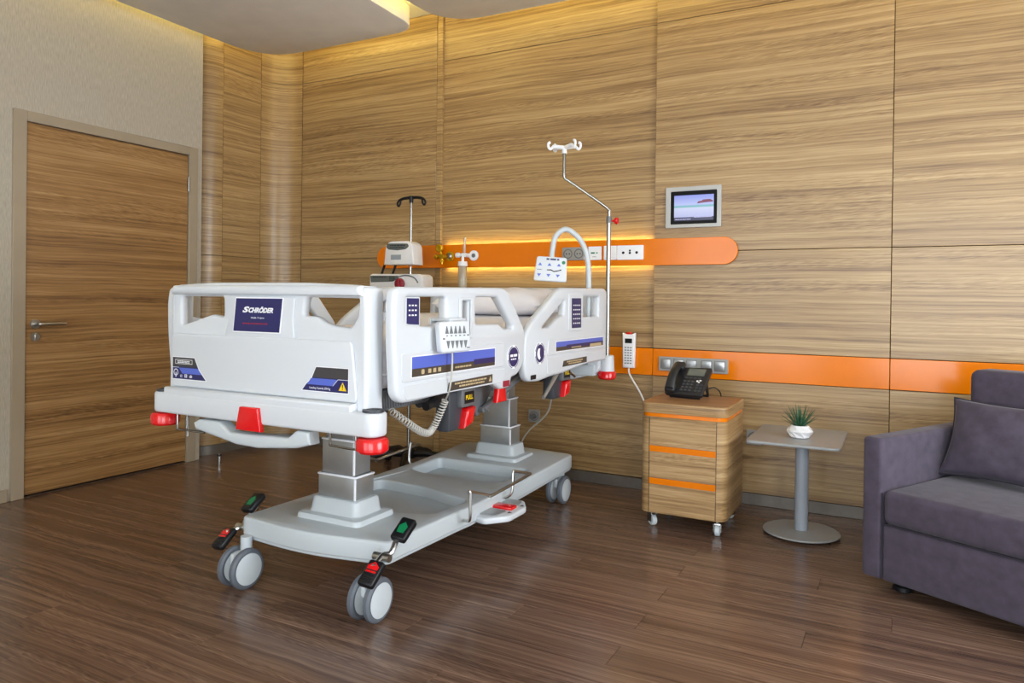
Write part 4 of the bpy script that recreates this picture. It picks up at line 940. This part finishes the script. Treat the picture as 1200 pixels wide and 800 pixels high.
# wall touch panel
tv = thing('wall_tablet', 'lit touch screen in a silver frame set in the oak wall above the orange panel', 'screen', (3.19, 0.0, 1.55))
plate('frame', fillet(rect(3.033, 1.553, 3.352, 1.790), 0.003, 2), [fillet(rect(3.062, 1.574, 3.328, 1.764), 0.006, 3)], 0.014, 0.002, FY(-0.0005), mat('silver_frame', lin(178, 178, 174), 0.4, metal=0.2), tv)
bz = plate('bezel', fillet(rect(3.0615, 1.5735, 3.3285, 1.7645), 0.006, 3), [], 0.009, 0.001, FY(-0.0005), mat('black_bezel', lin(8, 8, 10), 0.5, spec=0.2), tv)
FT = FY(-0.0097)
M_screen = bpy.data.materials.new('lit_screen'); M_screen.use_nodes = True
nt = M_screen.node_tree; b = nt.nodes['Principled BSDF']; b.inputs['Base Color'].default_value = (0, 0, 0, 1); b.inputs['Roughness'].default_value = 0.2
tc = nt.nodes.new('ShaderNodeTexCoord'); sx_ = nt.nodes.new('ShaderNodeSeparateXYZ'); mr = nt.nodes.new('ShaderNodeMapRange')
mr.inputs['From Min'].default_value = 0.043; mr.inputs['From Max'].default_value = 0.19
rp = nt.nodes.new('ShaderNodeValToRGB'); els = rp.color_ramp.elements
els[0].position = 0.0; els[0].color = (*lin(52, 50, 84), 1); els[1].position = 1.0; els[1].color = (*lin(150, 160, 240), 1)
for p_, c_ in ((0.13, lin(60, 58, 96)), (0.15, lin(190, 196, 240)), (0.50, lin(214, 220, 250)), (0.53, lin(140, 196, 200)), (0.58, lin(130, 190, 200)), (0.62, lin(190, 204, 252))):
    k_ = els.new(p_); k_.color = (*c_, 1)
nt.links.new(tc.outputs['Object'], sx_.inputs[0]); nt.links.new(sx_.outputs['Z'], mr.inputs['Value']); nt.links.new(mr.outputs[0], rp.inputs['Fac'])
nt.links.new(rp.outputs['Color'], b.inputs['Emission Color']); b.inputs['Emission Strength'].default_value = 0.55
poly_print('display', [rect(3.083, 1.593, 3.310, 1.740)], FT, M_screen, bz)
poly_print('picture_island', [[(3.215, 1.690), (3.222, 1.702), (3.240, 1.704), (3.250, 1.711), (3.290, 1.712), (3.306, 1.702), (3.306, 1.696), (3.26, 1.694)]], FY(-0.0106), glow('picture_red', lin(120, 70, 90), 0.8), bz, t=0.0003)
poly_print('picture_icon', text_bars([(3.090, 3.18, 1.602, 0.004), (3.20, 3.30, 1.612, 0.004)]), FY(-0.0106), glow('picture_icon', lin(180, 180, 220), 0.8), bz, t=0.0003)

# lower fittings
sw, sp = socket_plate('switch_row', 'row of five silver switches on the lower orange band above the nightstand', 'light switch', 3.003, 3.402, 0.720, 0.803, M_socketgrey, y=-0.0004)
for k in range(5):
    cx = 3.046+k*0.0745+(0.012 if k > 2 else 0)
    bm = bmesh.new(); box(bm, (cx-0.027, -0.0145, 0.735), (cx+0.027, -0.0095, 0.788), bev=0.003); finish('switch_rocker', bm, M_alu, sp)
    bm = plate_mesh(fillet(rect(cx-0.030, 0.732, cx+0.030, 0.791), 0.003), [rect(cx-0.0275, 0.7345, cx+0.0275, 0.7885)], 0.002, 0.0004, FY(-0.0102)); finish('rocker_rim', bm, M_mid, sp)
so, sp = socket_plate('power_socket', 'single grey power socket low on the oak wall behind the bed', 'socket', 2.140, 2.222, 0.338, 0.420, M_socketgrey, y=0.0215)
bm = bmesh.new(); lathe(bm, [(0.031, -0.0095), (0.031, -0.013), (0.026, -0.013), (0.024, -0.0095)], (2.181, 0.0215, 0.379), 'y', 22, cap=False); finish('socket_ring', bm, M_socketdark, sp)
bm = bmesh.new(); cyl(bm, (2.181, 0.0115, 0.379), (2.181, -0.03, 0.379), 0.018, 0.014, seg=14); finish('plug', bm, M_mid, sp)
so, sp = socket_plate('power_socket', 'silver power socket low on the oak wall just behind the grey side table', 'socket', 3.506, 3.588, 0.338, 0.420, M_socketgrey, y=-0.0004)
bm = bmesh.new(); lathe(bm, [(0.031, -0.0095), (0.031, -0.013), (0.026, -0.013), (0.024, -0.0095)], (3.547, -0.0004, 0.379), 'y', 22, cap=False); finish('socket_ring', bm, M_socketdark, sp)

hw = thing('wall_handset', 'white corded handset with keypad and small screen hung on the wall beside the pole', 'handset', (2.823, -0.02, 0.727))
plate('handset_body', fillet([(2.788, 0.727), (2.858, 0.727), (2.862, 0.936), (2.843, 0.928), (2.803, 0.928), (2.784, 0.936)], 0.006, 3), [], 0.032, 0.007, FY(-0.0002), M_white, hw)
FW = FY(-0.0324); hb_ = hw.children[0]
poly_print('screen', [rect(2.801, 0.874, 2.846, 0.902)], FW, M_lcd, hb_)
poly_print('screen', [rect(2.803, 0.876, 2.844, 0.900)], shift(FW, 0.0008), M_black, hb_, t=0.0004)
poly_print('keypad', [rect(2.800+c*0.0165, 0.845-r*0.0155, 2.811+c*0.0165, 0.851-r*0.0155) for r in range(7) for c in range(3)], FW, M_mid, hb_)
bm = bmesh.new(); box(bm, (2.806, -0.030, 0.925), (2.840, -0.006, 0.939), bev=0.004); finish('top_light', bm, M_red, hb_)
bm = bmesh.new(); tube(bm, smooth_path([(2.823, -0.016, 0.730), (2.824, -0.018, 0.70), (2.845, -0.02, 0.66), (2.895, -0.03, 0.59), (2.935, -0.05, 0.52), (2.985, -0.10, 0.40), (3.01, -0.12, 0.25)], 6), 0.0058, 8); finish('cord', bm, M_cord, hw)

# ================================================================= NIGHTSTAND AND PHONE
ns = thing('nightstand', 'oak bedside cabinet on casters with three drawers and orange finger grips', 'cabinet', (3.32, -0.465, 0))
NX0, NX1, NY0, NY1 = 3.108, 3.532, -0.672, -0.250
def rr_box(x0, y0, x1, y1, rf, rb): return fillet([(x0, y0), (x1, y0), (x1, y1), (x0, y1)], [rf, rf, rb, rb], 7)
bm = plate_mesh(rr_box(NX0, NY0, NX1, NY1, 0.055, 0.01), [], 0.478, 0.003, FZ(0.075)); finish('cabinet_body', bm, M_cab, ns)
bm = plate_mesh(rr_box(NX0+0.006, NY0+0.006, NX1-0.006, NY1+0.006, 0.05, 0.01), [], 0.020, 0.001, FZ(0.5525)); finish('orange_strip', bm, M_orange, ns)
bm = plate_mesh(rr_box(NX0-0.002, NY0-0.002, NX1+0.002, NY1, 0.055, 0.01), [], 0.050, 0.004, FZ(0.572)); top_ = finish('cabinet_top', bm, M_cab, ns)
bm = plate_mesh(rr_box(NX0+0.002, NY0+0.002, NX1-0.002, NY1-0.004, 0.052, 0.01), [], 0.0006, 0.0001, FZ(0.6216)); finish('top_veneer', bm, M_cabtop, top_)
for z0, z1, grip in ((0.412, 0.545, 0.381), (0.252, 0.378, 0.220), (0.080, 0.217, None)):
    bm = bmesh.new(); box(bm, (3.158, NY0-0.0035, z0), (3.482, NY0+0.02, z1), bev=0.0015, seg=1); d = finish('drawer', bm, M_cab, ns)
    if grip:
        bm = bmesh.new(); vs = [(3.158, NY0-0.002, grip), (3.482, NY0-0.002, grip), (3.482, NY0-0.001, z0-0.001), (3.158, NY0-0.001, z0-0.001)]
        vs = [(3.158, NY0-0.0008, grip), (3.482, NY0-0.0008, grip), (3.482, NY0-0.0040, z0-0.0015), (3.158, NY0-0.0040, z0-0.0015)]
        a = [bm.verts.new(v) for v in vs]; c = [bm.verts.new((x, NY0+0.01, z)) for x, _, z in vs]
        bm.faces.new(a); bm.faces.new(c[::-1])
        for i in range(4): bm.faces.new((a[i], c[i], c[(i+1) % 4], a[(i+1) % 4]))
        finish('grip', bm, M_orange, d, 'orange finger grip')
bm = bmesh.new()
for x in (3.1545, 3.4835): box(bm, (x, NY0-0.0006, 0.078), (x+0.002, NY0+0.01, 0.55))
finish('joint', bm, M_joint, ns)
for cx, cy, a in ((3.155, -0.615, 0.9), (3.485, -0.625, 0.15), (3.155, -0.30, 0.4), (3.485, -0.30, -0.5)):
    rot = Matrix.Translation((cx, cy, 0)) @ Matrix.Rotation(a, 4, 'Z')
    bm = bmesh.new(); cyl(bm, (0, 0, 0.055), (0, 0, 0.0752), 0.012, seg=12); box(bm, (-0.017, -0.018, 0.046), (0.017, 0.014, 0.060), bev=0.004)
    for s in (-1, 1): box(bm, (s*0.017-0.0015, -0.022, 0.02), (s*0.017+0.0015, 0.010, 0.058))
    bmesh.ops.transform(bm, matrix=rot, verts=bm.verts); c = finish('caster', bm, M_chrome, ns)
    bm = bmesh.new(); lathe(bm, [(0.006, -0.013), (0.022, -0.013), (0.0265, -0.009), (0.0265, 0.009), (0.022, 0.013), (0.006, 0.013)], (0, -0.010, 0.0265), 'x', 20)
    bmesh.ops.transform(bm, matrix=rot, verts=bm.verts); finish('wheel', bm, M_bedgrey, c)

ph = thing('desk_phone', 'black desk phone tilted on its stand with handset on the nightstand top', 'telephone', (3.27, -0.40, 0.6225))
tl = math.radians(43)
P0 = Vector((3.163, -0.425, 0.630)); pz = math.radians(-9); RZ = Matrix.Rotation(pz, 3, 'Z'); pu = RZ @ Vector((1, 0, 0)); pv = RZ @ Vector((0, math.cos(tl), math.sin(tl))); pn = RZ @ Vector((0, -math.sin(tl), math.cos(tl)))
FPH = lambda u, v, w: tuple(P0+pu*u+pv*v+pn*w)
body = plate('phone_body', fillet([(0.0, 0.0), (0.205, 0.0), (0.205, 0.195), (0.0, 0.185)], 0.012, 4), [], 0.024, 0.006, FPH, M_phone, ph)
bm = bmesh.new()
prof = [(0.0, 0.026), (0.03, 0.040), (0.10, 0.056), (0.17, 0.046), (0.205, 0.030)]
for (v0, v1, w0, w1) in ((0.0, 0.05, 0.022, 0.050), (0.155, 0.205, 0.022, 0.052)):
    a = plate_mesh(fillet(rect(0.004, v0, 0.062, v1), 0.014, 4), [], w1-w0, 0.010, lambda u, v, w, w0=w0: FPH(u, v, w0+w)); join_into(bm, a)
ring = []
for i in range(13):
    t = i/12; v = 0.012+0.181*t; w = 0.046+0.024*math.sin(PI*t); 
    ring.append([bm.verts.new(FPH(0.033+0.027*math.cos(a)*(1-0.12*math.sin(PI*t)), v, w+0.014*math.sin(a))) for a in [2*PI*k/12 for k in range(12)]])
for A, B in zip(ring, ring[1:]):
    for k in range(12): bm.faces.new((A[k], A[(k+1) % 12], B[(k+1) % 12], B[k]))
bm.faces.new(ring[0]); bm.faces.new(ring[-1]); finish('receiver', bm, M_phone, ph)
FK = lambda u, v, w: FPH(u, v, w+0.0242)
poly_print('screen', [fillet(rect(0.085, 0.130, 0.180, 0.178), 0.004)], FK, M_lcd, body, t=0.002)
poly_print('keypad', [fillet(rect(0.080+c*0.022, 0.022+r*0.020, 0.096+c*0.022, 0.034+r*0.020), 0.003) for r in range(4) for c in range(3)] + [fillet(rect(0.080+c*0.024, 0.108, 0.098+c*0.024, 0.118), 0.003) for c in range(4)] + [fillet(rect(0.158+c*0.020, 0.022+r*0.020, 0.172+c*0.020, 0.034+r*0.020), 0.003) for r in range(3) for c in range(2)], FK, M_dark, body, t=0.003)
poly_print('key_print', [rect(0.086+c*0.022, 0.026+r*0.020, 0.090+c*0.022, 0.030+r*0.020) for r in range(4) for c in range(3)], lambda u, v, w: FK(u, v, w+0.003), M_mid, body, t=0.0004)
poly_print('label_print', [rect(0.150, 0.090, 0.160, 0.100), rect(0.164, 0.096, 0.176, 0.103), rect(0.160, 0.084, 0.170, 0.091)], FK, M_white, body)
bm = bmesh.new(); fl_ = lambda v, z: Vector((v.x, v.y, z))
tube(bm, [fl_(P0+pu*0.02+pv*0.02, 0.6285), fl_(P0+pu*0.185+pv*0.02, 0.6285)], 0.006, 8)
for u_ in (0.03, 0.178):
    hi = P0+pu*u_+pv*0.135+pn*0.003; lo = fl_(hi+RZ @ Vector((0, 0.045, 0)), 0.6285)
    tube(bm, [hi, lo], [0.013, 0.006], 8)
tube(bm, [fl_(P0+pu*0.03+pv*0.135+RZ @ Vector((0, 0.045, 0)), 0.6285), fl_(P0+pu*0.178+pv*0.135+RZ @ Vector((0, 0.045, 0)), 0.6285)], 0.006, 8)
finish('phone_stand', bm, M_phone, ph)
bm = bmesh.new(); tube(bm, smooth_path([(3.35, -0.34, 0.66), (3.39, -0.31, 0.675), (3.415, -0.29, 0.655), (3.42, -0.27, 0.627)], 5), 0.0035, 6); finish('phone_cable', bm, M_black, ph)

# ================================================================= SIDE TABLE AND PLANT
tb = thing('side_table', 'small grey pedestal table with a rectangular top and a round foot', 'table', (3.84, -0.40, 0))
plate('table_top', fillet([(3.613, -0.655), (4.025, -0.655), (4.025, -0.130), (3.613, -0.130)], 0.03, 5), [], 0.014, 0.004, FZ(0.464), M_table, tb)
bm = bmesh.new(); cyl(bm, (3.838, -0.40, 0.022), (3.838, -0.40, 0.464), 0.031, seg=28); cyl(bm, (3.838, -0.40, 0.452), (3.838, -0.40, 0.4645), 0.06, seg=24); finish('pedestal', bm, M_pole, tb)
bm = bmesh.new(); lathe(bm, [(0.03, 0.010), (0.172, 0.010), (0.177, 0.014), (0.174, 0.019), (0.05, 0.024), (0.03, 0.024)], (3.838, -0.40, 0), 'z', 48); finish('round_base', bm, M_table, tb)
for a in range(4):
    x, y = 3.838+0.15*math.cos(a*PI/2+0.3), -0.40+0.15*math.sin(a*PI/2+0.3)
    bm = bmesh.new(); cyl(bm, (x, y, 0), (x, y, 0.011), 0.011, seg=12); finish('glide', bm, M_black, tb)
pt = thing('potted_plant', 'small spiky green plant in a white faceted pot on the grey side table', 'plant', (3.832, -0.46, 0.478))
PC = Vector((3.832, -0.455, 0.478)); bm = bmesh.new(); rings = []
for (r_, z, o_) in ((0.034, 0.0, 0.0), (0.046, 0.006, 0.5), (0.0615, 0.033, 0.0), (0.056, 0.042, 0.5), (0.039, 0.060, 0.0), (0.033, 0.060, 0.0), (0.030, 0.048, 0.0)):
    rings.append([bm.verts.new(PC+Vector((r_*math.cos(2*PI*(k+o_)/9), r_*math.sin(2*PI*(k+o_)/9), z))) for k in range(9)])
for A, B in zip(rings, rings[1:]):
    for k in range(9):
        bm.faces.new((A[k], A[(k+1) % 9], B[k])); bm.faces.new((A[(k+1) % 9], B[(k+1) % 9], B[k]))
bm.faces.new(rings[0]); bm.faces.new(rings[-1]); finish('pot', bm, M_pot, pt, smooth=False)
bm = bmesh.new(); lathe(bm, [(0.001, 0.048), (0.032, 0.048), (0.028, 0.054), (0.001, 0.056)], PC, 'z', 14); finish('soil', bm, M_soil, pt)
for k in range(34):
    a = k*2.39996; ti = 0.12+1.0*(k/33)**0.75; L = 0.118-0.022*(k/33)+random.uniform(-0.008, 0.006)
    d = Vector((math.cos(a), math.sin(a), 0)); base = PC+Vector((0, 0, 0.052))+d*0.012
    pts = [base + d*(math.sin(ti)*L*s*(0.85+0.15*s)) + Vector((0, 0, math.cos(ti)*L*s)) for s in (0, 0.35, 0.7, 1.0)]
    side = Vector((-d.y, d.x, 0)); wd = (0.0042, 0.0048, 0.0032, 0.0004); bm = bmesh.new(); prev = None
    for p, w in zip(pts, wd):
        n = Vector((d.x*math.cos(ti), d.y*math.cos(ti), -math.sin(ti)))
        cur = [bm.verts.new(p-side*w), bm.verts.new(p+n*w*0.6), bm.verts.new(p+side*w), bm.verts.new(p-n*w*0.25)]
        if prev:
            for i in range(4): bm.faces.new((prev[i], prev[(i+1) % 4], cur[(i+1) % 4], cur[i]))
        else: bm.faces.new(cur)
        prev = cur
    bm.faces.new(prev); finish('leaf', bm, M_leaf, pt)

# ================================================================= SOFA AND CUSHION
TH = math.radians(-28.5); SA = Vector((4.123, -0.983, 0))
so = thing('sofa', 'grey violet velvet sofa with square arms turned towards the bed', 'sofa', SA, TH, local=True)
SW, SD = 1.55, 0.86
def soft(lo, hi, bev, name, m=M_sofa, parent=so, puff=0.0):
    bm = bmesh.new(); box(bm, lo, hi, bev=bev, seg=4); return finish(name, bm, m, parent, angle=60)
soft((0, 0, 0.05), (0.081, SD, 0.60), 0.016, 'armrest')
soft((SW-0.081, 0, 0.05), (SW, SD, 0.60), 0.016, 'armrest')
soft((0.083, 0.004, 0.051), (SW-0.083, SD-0.02, 0.268), 0.012, 'sofa_base')
soft((0.084, -0.002, 0.272), (SW-0.084, 0.66, 0.402), 0.026, 'seat_cushion')
soft((0.083, 0.70, 0.268), (SW-0.083, SD, 0.60), 0.02, 'sofa_back')
soft((0.098, 0.64, 0.404), (SW/2-0.002, 0.80, 0.846), 0.035, 'back_cushion'); soft((SW/2+0.002, 0.64, 0.404), (SW-0.098, 0.80, 0.846), 0.035, 'back_cushion')
bm = bmesh.new(); tube(bm, [(0.086, 0.002, 0.27), (SW-0.086, 0.002, 0.27)], 0.003, 6); tube(bm, [(0.082, 0.004, 0.056), (0.082, 0.004, 0.39)], 0.003, 6); finish('seam', bm, M_sofaseam, so)
for x, y in ((0.115, 0.10), (SW-0.115, 0.10), (0.115, SD-0.10), (SW-0.115, SD-0.10)):
    bm = bmesh.new(); lathe(bm, [(0.03, 0.0), (0.036, 0.004), (0.036, 0.02), (0.028, 0.026), (0.028, 0.0505)], (x, y, 0), 'z', 20); finish('sofa_foot', bm, M_black, so)
cu = thing('cushion', 'grey violet square cushion leaning in the corner of the sofa', 'cushion', SA+Matrix.Rotation(TH, 3, 'Z') @ Vector((0.315, 0.475, 0.404)), TH, local=True)
bm = bmesh.new(); n = 22; grid = {}
rx = math.radians(66)
for s in (1, -1):
    for i in range(n+1):
        for j in range(n+1):
            u, v = -1+2*i/n, -1+2*j/n
            if s < 0 and (i in (0, n) or j in (0, n)): grid[s, i, j] = grid[1, i, j]; continue
            h = ((1-u*u)*(1-v*v))**0.42
            x = 0.24*u*(1-0.10*(1-v*v)); yy = 0.170*v*(1-0.10*(1-u*u)); w = s*0.068*h + 0.003*math.sin(7*u+5*v)*h
            p = Matrix.Rotation(rx, 3, 'X') @ Vector((x, yy, w))
            grid[s, i, j] = bm.verts.new(p+Vector((0, 0.03, 0.165)))
for s in (1, -1):
    for i in range(n):
        for j in range(n):
            q = (grid[s, i, j], grid[s, i+1, j], grid[s, i+1, j+1], grid[s, i, j+1])
            bm.faces.new(q if s > 0 else q[::-1])
finish('cushion_cover', bm, M_sofa, cu, angle=80)
bm = bmesh.new()
edge = [grid[1, i, 0] for i in range(0)] 
E_ = []
for i in range(n+1): E_.append((i, 0))
for j in range(1, n+1): E_.append((n, j))
for i in range(n-1, -1, -1): E_.append((i, n))
for j in range(n-1, 0, -1): E_.append((0, j))
def edge_pt(i, j):
    u, v = -1+2*i/n, -1+2*j/n
    return Matrix.Rotation(rx, 3, 'X') @ Vector((0.24*u*(1-0.10*(1-v*v)), 0.170*v*(1-0.10*(1-u*u)), 0)) + Vector((0, 0.03, 0.165))
tube(bm, [edge_pt(i, j) for i, j in E_], 0.0035, 6, closed=True); finish('cushion_seam', bm, M_sofaseam, cu)

# door stop
ds = thing('door_stop', 'small chrome door stop pin on the floor beside the door', 'door stop', (0.235, -0.80, 0))
bm = bmesh.new(); lathe(bm, [(0.004, 0.0), (0.016, 0.0), (0.016, 0.004), (0.0105, 0.008), (0.0105, 0.052), (0.015, 0.054), (0.015, 0.07), (0.004, 0.072)], (0.235, -0.80, 0), 'z', 18); finish('pin', bm, M_chrome, ds)
bm = bmesh.new(); lathe(bm, [(0.0152, 0.055), (0.017, 0.057), (0.017, 0.066), (0.0152, 0.068)], (0.235, -0.80, 0), 'z', 18); finish('rubber_ring', bm, M_black, ds)
